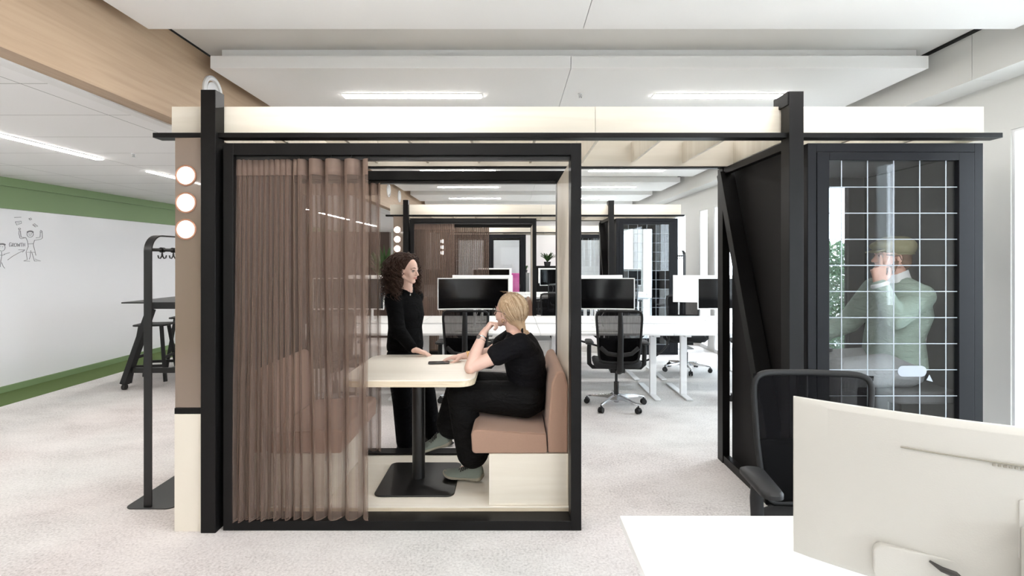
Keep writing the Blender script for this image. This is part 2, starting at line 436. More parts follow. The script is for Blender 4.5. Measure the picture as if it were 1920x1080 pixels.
nG = len(strokes)-6
for nm, sel, hs in (('marker_figure', strokes[:21], hair[:2]), ('marker_arrow', strokes[21:24], []), ('marker_figure', strokes[24:nG-2], hair[2:]), ('marker_word', strokes[nG-2:], [])):
    s = MB()
    for st in sel: s.tube([bp(*p) for p in st], .0028, 5)
    for st in hs: s.tube([bp(*p) for p in st], .009, 5)
    o = s.build(nm, M['ink'], wb)
    if nm == 'marker_word': o['label'] = 'handwritten word GROWTH in grey marker'

# right wall with tall window openings
wins = [(-3.6, -2.0), (-1.4, .30), (1.15, 1.40), (2.05, 3.44), (4.7, 5.75), (6.5, 7.3), (7.65, 8.49), (8.78, 9.15), (9.9, 10.9), (11.9, 13.1), (14.2, 15.4)]
HW = 2.42
wl = MB(); y = YN
for a, b in wins:
    wl.box(XW, XW+.12, y, a, 0, 2.76); wl.box(XW, XW+.12, a, b, HW, 2.76); y = b
wl.box(XW, XW+.12, y, YF, 0, 2.76)
struct(wl.build('wall_right', M['wallr'], smooth=False))
for k, (a, b) in enumerate(wins):
    f = MB(); t = .02; x0, x1 = XW+.01, XW+.05
    f.box(x0, x1, a, a+t, .002, HW); f.box(x0, x1, b-t, b, .002, HW); f.box(x0, x1, a+t, b-t, HW-t, HW); f.box(x0, x1, a+t, b-t, .002, .06)
    fo = struct(f.build('window_%d' % (k+1), M['wmetal'], smooth=False))
    B(x0+.015, x0+.027, a+t, b-t, .06, HW-t).build('pane', M['glass'], fo, smooth=False)
# bulkhead over the windows, joint at 3.46
for a, b in ((YN, -.2), (-.196, 3.46), (3.464, 7.12), (7.124, 10.78), (10.784, 14.44), (14.444, YF)):
    struct(B(3.11, XW+.12, a, b, 2.76, 3.087).build('trim_4', M['wallr'], smooth=False))
struct(B(3.085, 3.11, YN, YF, 3.07, 3.087).build('trim_5', M['gap'], smooth=False))
struct(B(-6.1, XW+.4, YN-.15, YN, 0, 3.2).build('wall_back', M['white'], smooth=False))
struct(B(-6.1, XW+.4, YF, YF+.15, 0, 3.2).build('wall_front', M['white'], smooth=False))
# outside
tag(struct(B(XW+.4, 16, -12, 30, -.15, -.05).build('floor_outside', M['ground'], smooth=False)))
def leafcloud(name, boxr, n, size, m, parent=None, shape=None):
    s = MB(); x0, x1, y0, y1, z0, z1 = boxr
    for i in range(n):
        p = V((random.uniform(x0, x1), random.uniform(y0, y1), random.uniform(z0, z1)))
        if shape and not shape(p): continue
        a = V((random.gauss(0, 1), random.gauss(0, 1), random.gauss(0, 1))).normalized()
        b = a.cross(V((random.gauss(0, 1), random.gauss(0, 1), random.gauss(0, 1)))).normalized(); c = a.cross(b)*.0
        L = size*random.uniform(.6, 1.3)
        n3 = a.cross(b)*L*.12
        s.add([p, p+a*L*.5+b*L*.28+n3, p+a*L, p+a*L*.5-b*L*.28+n3], [(0, 1, 2, 3)])
    return s.build(name, m, parent, smooth=False)
tag(leafcloud('hedge', (4.55, 5.0, 6.2, 8.4, 0, 1.78), 9000, .075, M['leafl']), 'green leafy hedge outside the window, seen through the phone booth', 'hedge', kind='stuff')

# ------------------------------------------------------------------ ceiling rafts and linear lights
strip0 = None
for k in range(11):
    y0 = 3.70+1.82*(k-2)
    if y0 > 16.6: break
    far = k-2
    lab = ('x' if far == -2 else
           'white acoustic ceiling raft nearest the camera, cut by the top edge of the photo' if far == -1 else
           'white acoustic ceiling raft with two light strips just above the first pod' if far == 0 else
           'white ceiling raft seen under the first pod roof, %s of the receding row' % ['', 'nearest', 'second', 'third', 'fourth', 'fifth', 'sixth', 'seventh', 'last'][far])
    if far == -2: continue
    r = empty('ceiling_raft', (0, y0, 2.93), lab, 'ceiling raft', 'acoustic ceiling rafts')
    B(-2.18, .424, y0, y0+1.19, 2.93, 3.02).build('raft_panel', M['raft'], r, smooth=False)
    B(.428, 3.01, y0, y0+1.19, 2.93, 3.02).build('raft_panel', M['raft'], r, smooth=False)
    B(-2.13, 2.97, y0+.06, y0+1.13, 3.02, 3.087).build('raft_spacer', M['raft'], r, smooth=False)
# rafts behind the camera so that light and reflections continue
for y0 in (0.06, -1.76, -3.58):
    r = empty('ceiling_raft', (0, y0, 2.93), 'white acoustic ceiling raft behind the camera', 'ceiling raft', 'acoustic ceiling rafts behind the camera')
    B(-2.18, 3.01, y0, y0+1.19, 2.93, 3.02).build('raft_panel', M['raft'], r, smooth=False)
def strip(x0, x1, y0, y1, z, lab, grp, m='strip'):
    l = empty('linear_light', ((x0+x1)/2, (y0+y1)/2, z-.012), lab, 'ceiling light', grp)
    B(x0-.008, x1+.008, y0-.008, y1+.008, z-.006, z).build('light_trim', M['white'], l, smooth=False)
    B(x0, x1, y0, y1, z-.012, z-.0065).build('diffuser', M[m], l, smooth=False)
ordn = ['', 'first', 'second', 'third', 'fourth', 'fifth', 'sixth', 'seventh', 'eighth', 'ninth', 'tenth']
for k in range(-3, 9):
    yc = 4.315+1.82*(k-1)
    for j, (a, b) in enumerate(((-1.416, -.261), (1.196, 2.35))):
        side = 'left' if j == 0 else 'right'
        if k < 0: lab = 'glowing light strip in a raft overhead, out of the photo'; grp = 'raft light strips out of view'
        else: lab = 'long glowing light strip, %s one of the pair in the %s raft from the front' % (side, ordn[k+1]); grp = 'light strips in the ceiling rafts'
        strip(a, b, yc-.04, yc+.04, 2.93, lab, grp)
for k in range(7):
    y0 = .59+2.455*k-2.455
    strip(-3.93, -3.87, y0, y0+1.8, 2.5, 'light strip in the lower left ceiling, %s from the front' % (ordn[k+1]), 'light strips in the lower left ceiling', 'strip_l')
for k, (x, y, z, lab) in enumerate(((.57, 4.27, 2.93, 'small white sprinkler head between the two light strips above the pod'), (-3.4, 4.6, 2.5, 'small sprinkler head in the lower left ceiling beside the light strip'))):
    s = empty('sprinkler', (x, y, z-.03), lab, 'sprinkler')
    MB().lathe([(.02, z-.006), (.02, z), (.001, z)], (x, y, 0), 16).build('flange', M['wmetal'], s)
    q = MB(); q.cyl((x, y, z-.03), (x, y, z-.006), .006, n=8); q.lathe([(.001, z-.034), (.014, z-.032), (.014, z-.03), (.001, z-.029)], (x, y, 0), 12)
    q.tube([(x-.01, y, z-.006), (x-.013, y, z-.02), (x-.004, y, z-.03)], .002, 5); q.tube([(x+.01, y, z-.006), (x+.013, y, z-.02), (x+.004, y, z-.03)], .002, 5)
    q.build('nozzle', M['alu'], s)
for y, lab in ((3.90, 'round white air vent on the oak beam behind the left black post'), (9.46, 'nearer of two small round vents far along the oak beam'), (10.35, 'farther of two small round vents far along the oak beam')):
    a = empty('air_vent', (XB, y, 2.82), lab, 'vent', 'round vents on the oak beam')
    q = MB(); q.lathe([(.122, 0), (.122, .014), (.108, .022), (.092, .018), (.086, .004), (.086, 0)], (XB, y, 2.82), 40, 'x', True); q.build('ring', M['wmetal'], a)
    MB().lathe([(.001, 0), (.074, 0), (.076, .012), (.06, .02), (.001, .022)], (XB, y, 2.82), 32, 'x').build('disc', M['wmetal'], a)

# ------------------------------------------------------------------ modules (pod frame + pergola)
def module(dy, nth, kind=0):
    where = ['nearest', 'second, seen through the first', 'farthest and smallest'][nth]
    F = lambda *a: MB().box(a[0], a[1], a[2]+dy, a[3]+dy, a[4], a[5])
    r = empty('meeting_pod', (0, 3.44+dy, 0), 'black framed meeting pod with cream fascia, %s' % where, 'meeting pod', 'meeting pod modules')
    # posts
    F(-1.761, -1.677, 2.895, 2.985, 0, 2.509).build('post', M['black'], r, .002)
    p = F(1.568, 1.65, 2.895, 2.985, 0, 2.50); p.box(1.562, 1.652, 2.90+dy, 3.06+dy, 2.425, 2.50); p.build('post', M['black'], r, .002)
    F(-1.761, -1.677, 3.95, 4.0, 0, 2.509).build('post', M['black'], r, .002)
    F(1.60, 1.655, 3.89, 3.985, 0, 2.245).build('post', M['black'], r, .002)
    # rails
    F(-2.05, 2.80, 2.92, 3.00, 2.244, 2.272).build('rail', M['black'], r, .0015)
    F(-2.05, 2.80, 3.885, 3.95, 2.244, 2.272).build('rail', M['black'], r, .0015)
    # fascia
    for (a, b) in ((-1.994, .4865), (.4895, 2.766)):
        F(a, b, 3.001, 3.019, 2.252, 2.444).build('fascia', M['cream'], r)
        F(a, b, 3.86, 3.878, 2.252, 2.444).build('fascia', M['cream'], r)
    F(-1.994, -1.976, 3.0195, 3.8595, 2.252, 2.444).build('fascia', M['cream'], r)
    F(2.748, 2.766, 3.0195, 3.8595, 2.252, 2.444).build('fascia', M['cream'], r)
    for k in range(-6, 6):
        x = .522+.385*k
        F(x-.009, x+.009, 3.0195, 3.8595, 2.275, 2.43).build('roof_slat', M['creamz'], r)
    # side beams around the booth gap
    F(1.605, 1.65, 2.99, 3.885, 2.195, 2.243).build('side_beam', M['black'], r, .002)
    F(1.605, 1.655, 2.99, 3.885, 0, .06).build('side_beam', M['black'], r, .002)
    b = MB().beam((1.625, 3.04+dy, .06), (1.625, 3.90+dy, 2.20), .075, .105, V((1, 0, 0))); b.build('brace', M['black'], r, .003)
    # light column at the left end
    F(-1.922, -1.763, 2.92, 3.93, .703, 2.243).build('light_column', M['taupe'], r, .002)
    F(-1.922, -1.763, 2.915, 3.93, .669, .702).build('column_band', M['black'], r, .001)
    F(-1.922, -1.763, 2.915, 3.93, 0, .668).build('column_plinth', M['creamp'], r, .001)
    F(-1.676, -1.652, 2.99, 3.90, .0, 2.2).build('infill_panel', M['matte'], r)
    for z in (2.027, 1.872, 1.72):
        q = MB().lathe([(.049, -.001), (.060, -.001), (.060, .006), (.054, .009), (.049, .006)], (0, 0, 0), 40, 'y', True)
        q.xf(Matrix.Translation((-1.858, 2.92+dy, z)) @ Matrix.Diagonal((1, -1, 1, 1)))
        q = q.build('lamp_ring', M['copper'], r)
        d = MB().lathe([(.001, .004), (.049, .004), (.049, -.001), (.001, -.001)], (0, 0, 0), 40, 'y')
        d.xf(Matrix.Translation((-1.858, 2.92+dy, z)) @ Matrix.Diagonal((1, -1, 1, 1)))
        d.build('lamp_disc', M['lamp'], q)
    if kind == 0:
        # pod opening frames front and back
        for (y0, y1, nm) in ((2.923, 3.037, 'front_frame'), (3.84, 3.949, 'rear_frame')):
            q = MB(); X0, X1 = -1.65, .396
            for a in ((X0, X0+.058, 0, 2.213), (X1-.06, X1, 0, 2.213), (X0+.058, X1-.06, 2.145, 2.213), (X0+.058, X1-.06, 0, .055 if y0 < 3 else .094)):
                q.box(a[0], a[1], y0+dy, y1+dy, a[2], a[3])
            fo = q.build(nm, M['black'], r, .002)
            t = MB(); t.box(X0+.06, X1-.062, y0+.03+dy, y0+.075+dy, 2.122, 2.144); t.build('curtain_track', M['steel'], fo)
        F(.338, .39, 3.0375, 3.8395, .081, 2.12).build('side_wall', M['creamz'], r)
        F(-1.646, -1.594, 3.0375, 3.8395, .081, 2.12).build('side_wall', M['matte'], r)
        F(-1.646, .39, 3.0375, 3.8395, 0, .074).build('platform', M['ply'], r, smooth=False)
        F(-1.592, .336, 3.0375, 3.8395, .0745, .08).build('platform_top', M['tablem'], r, smooth=False)
    return r
pod = module(0, 0)
module(5.377, 1)
module(10.754, 2, 1)

# ------------------------------------------------------------------ benches and table
def bench(dy, side, lab, grp='upholstered benches in the pods'):
    sx = 1 if side > 0 else -1
    cx = -.627
    X = lambda a: a if side > 0 else 2*cx-a
    def bx(x0, x1, y0, y1, z0, z1):
        a, b = sorted((X(x0), X(x1))); return MB().box(a, b, y0+dy, y1+dy, z0, z1)
    r = empty('bench', ((X(-.14)+X(.336))/2, 3.44+dy, .0815), lab, 'bench', grp)
    bx(-.137, .335, 3.055, 3.825, .0815, .387).build('bench_base', M['cream'], r, .001)
    # seat cushion: profile in XZ extruded along Y with rounded corners
    prof = [(-.239, .40), (-.245, .50), (-.235, .523), (-.20, .53), (-.10, .525), (.05, .512), (.205, .505), (.212, .395), (.20, .388), (-.225, .388)]
    q = MB().prism([(X(a), z) for a, z in prof], 3.06+dy, 3.82+dy, 'y')
    q.build('seat_cushion', M['fabric'], r, .014, seg=4, ang=60)
    prof = [(.216, .39), (.334, .39), (.334, .80), (.315, .872), (.29, .885), (.262, .87), (.235, .80), (.214, .52)]
    q = MB().prism([(X(a), z) for a, z in prof], 3.06+dy, 3.82+dy, 'y')
    q.build('backrest', M['fabric'], r, .012, seg=4, ang=60)
    q = MB().tube([(X(-.236), 3.075+dy, .5), (X(-.232), 3.066+dy, .52), (X(-.10), 3.062+dy, .524), (X(.2), 3.062+dy, .506)], .0025, 6)
    q.build('piping', M['fabric'], r)
    return r
bench(0, 1, 'brown upholstered bench the blonde person sits on, right side of the front pod')
bench(0, -1, 'brown upholstered bench behind the sheer curtain, left side of the front pod')
bench(5.377, 1, 'brown upholstered bench in the second pod, on its right side')
bench(5.377, -1, 'brown upholstered bench in the second pod, on its left side behind curtain')
def table(dy, lab):
    cx, cy = -.625, 3.43+dy
    r = empty('pedestal_table', (cx, cy, .081), lab, 'table', 'cream pedestal tables')
    MB().prism(rrect(.80, .81, .10, 8, cx, cy), .828, .835).build('table_surface', M['tablem'], r, .001, ang=50)
    MB().prism(rrect(.80, .81, .10, 8, cx, cy), .793, .8279).build('tabletop', M['ply'], r, .001, ang=50)
    MB().lathe([(.042, .092), (.042, .78), (.12, .785), (.12, .792)], (cx, cy, 0), 32).build('column', M['steel'], r)
    MB().prism(rrect(.50, .52, .045, 6, cx+.015, cy-.01), .081, .091).build('base_plate', M['steel'], r, .003, ang=50)
    return r
table(0, 'cream table with rounded corners on a black pedestal in the front pod')
table(5.377, 'cream pedestal table inside the second pod')

# ------------------------------------------------------------------ curtains
def curtain(name, xs_top, xs_bot, y0, z0, z1, amp_t, amp_b, lab, grp, bulge=0.0, dy=0, seed=1):
    """xs_top / xs_bot: fold crest positions along x at the heading and at the hem (same length)"""
    rnd = random.Random(seed)
    n = len(xs_top)-1; per = 18; rows = 26
    cols = n*per+1; vs = []; hb = []
    def pt(i, t):
        k = min(i//per, n-1); u = (i-k*per)/per
        a = 1-t
        xt = xs_top[k]+(xs_top[k+1]-xs_top[k])*u; xb = xs_bot[k]+(xs_bot[k+1]-xs_bot[k])*u
        e = t**1.3
        x = xt*(1-e)+xb*e
        wt = xs_top[k+1]-xs_top[k]
        ph = 2*PI*i/per
        at = amp_t[k]*(1-u)+amp_t[min(k+1, n-1)]*u; ab = amp_b[k]*(1-u)+amp_b[min(k+1, n-1)]*u
        A = at*(1-e)+ab*e
        yy = y0-A*math.cos(ph)+.006*math.sin(i*.37+t*5)
        kx = .45 if wt < .04 else .20
        x += kx*wt*math.sin(ph)*(1-.2*e)+.0015*math.sin(t*7+i*.09)
        yy -= bulge*e*(1-.6*i/cols)
        z = z1+(z0-z1)*t + (.004*math.sin(ph) if t == 1 else 0)
        return V((x, yy+dy, z))
    q = MB()
    for r_ in range(rows+1):
        t = r_/rows
        q.v += [tuple(pt(i, t)) for i in range(cols)]
    for r_ in range(rows):
        for i in range(cols-1):
            a = r_*cols+i; q.f.append((a, a+1, a+1+cols, a+cols))
    o = q.build(name, M['curtain'], None, ang=180)
    tag(o, lab, 'curtain', grp)
    H = (z1-z0); q = MB()
    for r_ in range(4):
        t = r_/3*.092/H
        for i in range(cols):
            p = pt(i, t); p.y -= .0025; q.v.append(tuple(p))
    for r_ in range(3):
        for i in range(cols-1):
            a = r_*cols+i; q.f.append((a, a+1, a+1+cols, a+cols))
    q.build('heading_band', M['heading'], o, ang=180)
    q = MB().tube([pt(i, 1) for i in range(0, cols)], .0022, 5); q.build('hem', M['heading'], o)
    q = MB()
    for k in range(0, n+1):
        p = pt(k*per, 0); q.tube([p+V((0, 0, -.01)), p+V((0, .012, .012)), p+V((0, .02, .03))], .0025, 5)
    q.build('hooks', M['steel'], o)
    return o
X = lambda px, Y: (px-960)*Y/960
tp = [443, 454, 462, 472, 482, 492, 502, 512, 522, 532, 544, 557, 567, 592, 627, 664, 695]
bt = [446, 452, 458, 470, 476, 490, 498, 510, 520, 534, 542, 556, 572, 597, 628, 662, 693]
a_t = [.022]*12+[.035, .05, .05, .05, .04]
a_b = [.04, .012, .045, .008, .045, .010, .045, .010, .045, .012, .04, .03, .03, .035, .035, .035, .03]
curtain('sheer_curtain', [X(p, 2.98) for p in tp], [X(p, 2.95) for p in bt], 2.972, .062, 2.125, a_t, a_b,
        'sheer brown curtain gathered at the left of the front pod opening', 'sheer brown curtains', .035)
tp2 = [561, 570, 579, 588, 597, 606, 616, 628, 642, 658, 672, 686, 700, 715]
curtain('sheer_curtain', [X(p, 3.89) for p in tp2], [X(p+random.uniform(-2, 2), 3.89) for p in tp2[:-1]]+[X(716, 3.89)], 3.892, .10, 2.125, [.02]*7+[.026]*7, [.022]*14,
        'sheer brown curtain at the rear opening of the front pod, seen through the front one', 'sheer brown curtains')
tp3 = [437+5*k for k in range(20)]+[538+10*k for k in range(13)]
nn = len(tp3)
curtain('sheer_curtain', [X(p, 2.98) for p in tp3], [X(p, 2.96) for p in tp3], 2.975, .06, 2.125, [.02]*nn, [.024]*nn,
        'sheer brown curtain gathered at the left of the second pod', 'sheer brown curtains', 0.02, 5.377)
tp4 = [561+9*k for k in range(34)]
curtain('sheer_curtain', [X(p, 3.89) for p in tp4], [X(p, 3.89) for p in tp4], 3.892, .10, 2.125, [.02]*34, [.024]*34,
        'sheer brown curtain half drawn across the rear of the second pod', 'sheer brown curtains', 0, 5.377)

# ------------------------------------------------------------------ phone booths
def booth(x0, x1, dy, lab, mirror=0, pane='doorglass', grid=True, sticker=True, table_in=True, door_name=True, back='part'):
    F = lambda *a: MB().box(a[0], a[1], a[2]+dy, a[3]+dy, a[4], a[5])
    r = empty('phone_booth', ((x0+x1)/2, 3.43+dy, 0), lab, 'phone booth', 'phone booths beside the pods')
    H = 2.213
    # casing and walls
    q = F(x0, x0+.05, 2.925, 3.0, 0, H); q.box(x1-.05, x1, 2.925+dy, 3.0+dy, 0, H); q.box(x0+.05, x1-.05, 2.925+dy, 3.0+dy, H-.05, H); q.box(x0+.05, x1-.05, 2.925+dy, 3.0+dy, 0, .03)
    q.build('door_casing', M['slate'], r, .002)
    F(x0, x0+.04, 3.001, 3.93, 0, H).build('side_wall', M['matte'], r, smooth=False)
    F(x1-.04, x1, 3.001, 3.93, 0, H).build('side_wall', M['matte'], r, smooth=False)
    F(x0+.0405, x0+.05, 3.02, 3.80, .06, H-.06).build('acoustic_lining', M['felt'], r, smooth=False)
    F(x1-.05, x1-.0405, 3.02, 3.80, .06, H-.06).build('acoustic_lining', M['felt'], r, smooth=False)
    F(x0+.041, x1-.041, 3.001, 3.93, H-.05, H).build('booth_ceiling', M['felt'], r, smooth=False)
    F(x0+.041, x1-.041, 3.001, 3.93, 0, .04).build('booth_floor', M['felt'], r, smooth=False)
    # rear: glazed left part, solid right part
    xs = x1-.16 if back == 'part' else x1-.1
    q = F(xs, x1-.041, 3.85, 3.90, .041, H-.051); q.box(x0+.041, x0+.10, 3.85+dy, 3.90+dy, .041, H-.051)
    q.box(x0+.10, xs, 3.85+dy, 3.90+dy, H-.12, H-.051); q.box(x0+.10, xs, 3.85+dy, 3.90+dy, .041, .12); q.build('rear_frame', M['slate'], r)
    F(x0+.10, xs, 3.87, 3.88, .12, H-.12).build('rear_glass', M['glass'], r, smooth=False)
    # door leaf
    l0, l1 = x0+.052, x1-.052
    g0, g1, gz0, gz1 = x0+.122, x1-.140, .16, 2.115
    q = F(l0, g0, 2.922, 2.962, .035, H-.052); q.box(g1, l1, 2.922+dy, 2.962+dy, .035, H-.052)
    q.box(g0, g1, 2.922+dy, 2.962+dy, gz1, H-.052); q.box(g0, g1, 2.922+dy, 2.962+dy, .035, gz0)
    d = q.build('door', M['slate'], r, .002)
    F(g0, g1, 2.938, 2.946, gz0, gz1).build('door_glass', M[pane], d, smooth=False)
    if grid:
        q = MB(); st = .1496; k = 0
        xl = g0+.0775
        while xl < g1: q.box(xl-.0025, xl+.0025, 2.9355+dy, 2.9375+dy, gz0, gz1); xl += st
        zl = gz1-.1515
        while zl > gz0: q.box(g0, g1, 2.9351+dy, 2.9354+dy, zl-.0025, zl+.0025); zl -= st
        q.build('grid_film', M['line'], d, smooth=False)
    if sticker:
        cx = X(1710, 2.935); cz = 1.55-(696-486)*2.935/960
        q = MB().prism(rrect(.165, .062, .0305, 8, cx-1.69+x0, cz), 2.9335+dy, 2.9352+dy, 'y')
        tx, tz = X(1743, 2.935)-1.69+x0, 1.55-(710-486)*2.935/960
        q.prism([(tx-.002, tz+.024), (tx+.018, tz-.018), (tx-.019, tz-.008)], 2.9335+dy, 2.9352+dy, 'y')
        q.build('pill_and_cursor_sticker', M['line'], d, smooth=False)
    if table_in:
        q = MB().prism(rrect(.34, .5, .08, 6, x0+.225, 3.52+dy), .955, .975); q.build('shelf_table', M['steel'], r, .002, ang=50)
        MB().cyl((x0+.12, 3.52+dy, .041), (x0+.12, 3.52+dy, .9549), .022).build('shelf_leg', M['steel'], r)
    return r
b1 = booth(1.690, 2.692, 0, 'dark phone booth with white grid lines on its glass door, person in green jacket inside')
booth(1.690, 2.692, 5.377, 'dark phone booth in the second module, empty, with grid glass door', sticker=False)
booth(1.690, 2.692, 10.754, 'tiny far phone booth at the right of the third module', sticker=False, table_in=False)
booth(-1.62, -.63, 10.754, 'far phone booth with grid door, left of the two in the third module', sticker=False, table_in=False)
booth(-.625, .37, 10.754, 'far phone booth with plain pale glass, right of the two in the third module', grid=False, sticker=False, table_in=False)
# ------------------------------------------------------------------ office chair
def make_chair():
    r = empty('office_chair', (0, 0, 0), 'x', 'chair')
    hub = V((0, 0, .10))
    q = MB().lathe([(.001, .13), (.034, .13), (.038, .085), (.03, .055), (.001, .055)], n=20)
    for k in range(5):
        a = math.radians(18+72*k); d = V((math.cos(a), math.sin(a), 0)); s_ = V((-d.y, d.x, 0))
        rings = []
        for t, wd, zt, zb in ((.02, .026, .128, .075), (.12, .020, .122, .085), (.24, .015, .104, .083), (.315, .012, .092, .078), (.325, .006, .088, .080)):
            c = d*t
            rings.append([c+s_*wd+V((0, 0, zb)), c+s_*wd*.75+V((0, 0, zt)), c-s_*wd*.75+V((0, 0, zt)), c-s_*wd+V((0, 0, zb))])
        q.loft(rings)
    q.build('star_base', M['alu'], r, .003)
    for k in range(5):
        a = math.radians(18+72*k); d = V((math.cos(a), math.sin(a), 0)); s_ = V((-d.y, d.x, 0))
        c = d*.315; q = MB()
        for sg in (-1, 1):
            q.cyl(c+s_*sg*.007+V((0, 0, .029)), c+s_*sg*.024+V((0, 0, .029)), .029, n=18)
        q.cyl(c+V((0, 0, .03)), c+V((0, 0, .08)), .008, n=10)
        q.beam(c+V((0, 0, .045))-d*.02, c+V((0, 0, .045))+d*.02, .02, .035)
        q.build('caster', M['plastic'], r, .002)
    MB().cyl((0, 0, .05), (0, 0, .26), .026, n=18).cyl((0, 0, .26), (0, 0, .38), .015, n=14).build('gas_lift', M['steel'], r)
    q = MB().box(-.075, .075, -.12, .12, .375, .43); q.tube([(.07, .05, .40), (.17, .06, .40), (.24, .05, .405)], .009, 8); q.tube([(-.07, .02, .40), (-.20, .03, .40)], .008, 8)
    q.build('tilt_mechanism', M['plastic'], r, .008)
    # seat
    rings = []
    for z, s_ in ((.432, .90), (.445, .98), (.468, 1.0), (.486, .975), (.496, .88)):
        rings.append([V((x*s_, y*s_+.02, z+(.012*(x/.25)**2 if z > .46 else 0)-(.022*max(0, (y-.14)/.1) if z > .46 else 0))) for x, y in rrect(.49, .48, .11, 6)])
    MB().loft(rings).build('seat', M['seatf'], r, ang=70)
    # back: rounded outline narrower at the bottom, curved in plan and leaning
    def bk(x, z, off=0):
        u = (z-.50)/.53
        return V((x, -.235-.055*u+.10*(u-.45)**2+.69*x*x+off, z))
    outline = []
    for i in range(48):
        a = 2*PI*i/48; c_, s_ = math.cos(a), math.sin(a)
        e = .22
        x = math.copysign(abs(c_)**e, c_); zz = math.copysign(abs(s_)**e, s_)
        z = .765+.262*zz; wd = .198+.036*(z-.50)/.53
        outline.append((x*wd, z))
    q = MB().tube([bk(x, z) for x, z in outline], .0095, 8, True, flat=(1.0, 1.35)); q.build('back_frame', M['plastic'], r, ang=80)
    q = MB(); nx, nz = 12, 14
    for j in range(nz+1):
        z = .505+.52*j/nz; wd = .197+.036*(z-.50)/.53
        for i in range(nx+1):
            q.v.append(tuple(bk(-wd+2*wd*i/nx, z)))
    for j in range(nz):
        for i in range(nx):
            a = j*(nx+1)+i; q.f.append((a, a+1, a+nx+2, a+nx+1))
    q.build('back_mesh', M['mesh'], r, ang=180)
    q = MB()
    for j in range(9):
        z = .505+.25*j/8; wd = .196+.036*(z-.50)/.53
        for i in range(nx+1): q.v.append(tuple(bk(-wd+2*wd*i/nx, z, .006)))
    for j in range(8):
        for i in range(nx):
            a = j*(nx+1)+i; q.f.append((a, a+1, a+nx+2, a+nx+1))
    q.build('lower_back_pad', M['padb'], r, ang=180, solid=.004)
    q = MB().tube([(0, -.10, .40), (0, -.20, .40), (0, -.285, .44), (0, -.30, .56), (0, -.325, .75), (0, -.325, .90), (0, -.315, 1.02)], [.03, .034, .033, .031, .029, .027, .022], 10, flat=(1, .6))
    q.build('spine', M['plastic'], r, ang=70)
    q = MB().tube([bk(-.19, .66, -.02), bk(-.12, .60, -.025), bk(0, .585, -.04), bk(.12, .60, -.025), bk(.19, .66, -.02)], .014, 8, flat=(.7, 1.6)); q.build('lumbar_band', M['plastic'], r)
    for sg in (-1, 1):
        q = MB().tube([(sg*.10, -.02, .415), (sg*.25, -.02, .415), (sg*.285, -.02, .45), (sg*.288, -.03, .60), (sg*.285, -.03, .665)], [.016, .018, .02, .02, .018], 10, flat=(1, 1.2))
        a_ = q.build('armrest', M['plastic'], r)
        rings = []
        for z, s_ in ((.662, .85), (.668, 1), (.682, 1), (.690, .88)):
            rings.append([V((sg*.285+x*s_*(1-.15*(y > 0)), y*s_+.01, z)) for x, y in rrect(.09, .26, .038, 6)])
        MB().loft(rings).build('arm_pad', M['plastic'], a_, ang=60)
    return r
ch0 = make_chair()
first = [True]
def chair(x, y, deg, label, grp, z=0):
    if first[0]:
        first[0] = False; o = ch0; o.location = (x, y, 0); o.rotation_euler = (0, 0, math.radians(deg)); o['label'] = label
    else: o = copy_tree(ch0, (x, y, 0), math.radians(deg), label)
    o['group'] = grp; return o
G1 = 'black office chairs at the front desk row'
chair(-.47, 5.42, 0, 'black mesh office chair at the desk behind the two women, under the wide black monitor', G1)
chair(1.10, 5.40, -4, 'black mesh office chair in full view between the pod and the booth, polished star base', G1)
chair(-1.88, 5.45, 8, 'black office chair at the front desk row, seen through the sheer curtain', G1)
chair(2.66, 5.42, -15, 'black office chair mostly hidden behind the dark booth wall, wheels showing', G1)
G1b = 'black office chairs on the far side of the front desks'
chair(2.42, 7.12, 172, 'black office chair tucked under the far side of the right hand desk', G1b)
chair(.62, 7.50, 170, 'black office chair on the far side of the desks, behind the full view chair', G1b)
chair(-.55, 7.6, 185, 'black office chair across the desk from the one behind the women', G1b)
G2 = 'office chairs around the distant desks'
chair(-.40, 10.8, 5, 'distant black office chair at the second desk row, left of the blonde head', G2)
chair(.66, 10.85, 60, 'distant black office chair turned sideways, right of the cream pod wall edge', G2)
chair(2.42, 10.85, -10, 'distant black office chair at the second desk row near the windows', G2)
fc = chair(1.20, 1.86, 174, 'large black mesh office chair in the right foreground behind the cream monitor', 'foreground chair')
del fc['group']
# foreground chair is set a little higher
fc.location.z = 0
for c in kids(fc):
    if c.name.split('.')[0] in ('seat', 'tilt_mechanism', 'back_frame', 'back_mesh', 'lower_back_pad', 'spine', 'lumbar_band', 'armrest'): c.location.z += .055

# ------------------------------------------------------------------ desks
def desk_mesh_parts(cx, y0, sgn, wdt=1.454, lab='', grp=None, legs=True):
    """sgn +1: user sits at the -y side"""
    r = empty('desk', (cx, y0+.4, 0), lab, 'desk', grp)
    B(cx-wdt/2, cx+wdt/2, y0, y0+.80, .715, .74).build('desktop', M['desk'], r, .002)
    for s_ in (-1, 1):
        x = cx+s_*(wdt/2-.17); yc = y0+.22 if sgn > 0 else y0+.58
        q = B(x-.035, x+.035, yc-.022, yc+.022, .02, .71); q.box(x-.035, x+.035, y0+.05, y0+.75, .69, .7145); q.build('leg_column', M['wmetal'], r, .003)
        B(x-.035, x+.035, y0+.0, y0+.76, .004, .0195).build('foot', M['wmetal'], r, .003)
    q = B(cx-wdt/2+.2, cx+wdt/2-.2, y0+.36, y0+.40, .665, .7145); q.build('crossbar', M['wmetal'], r)
    return r
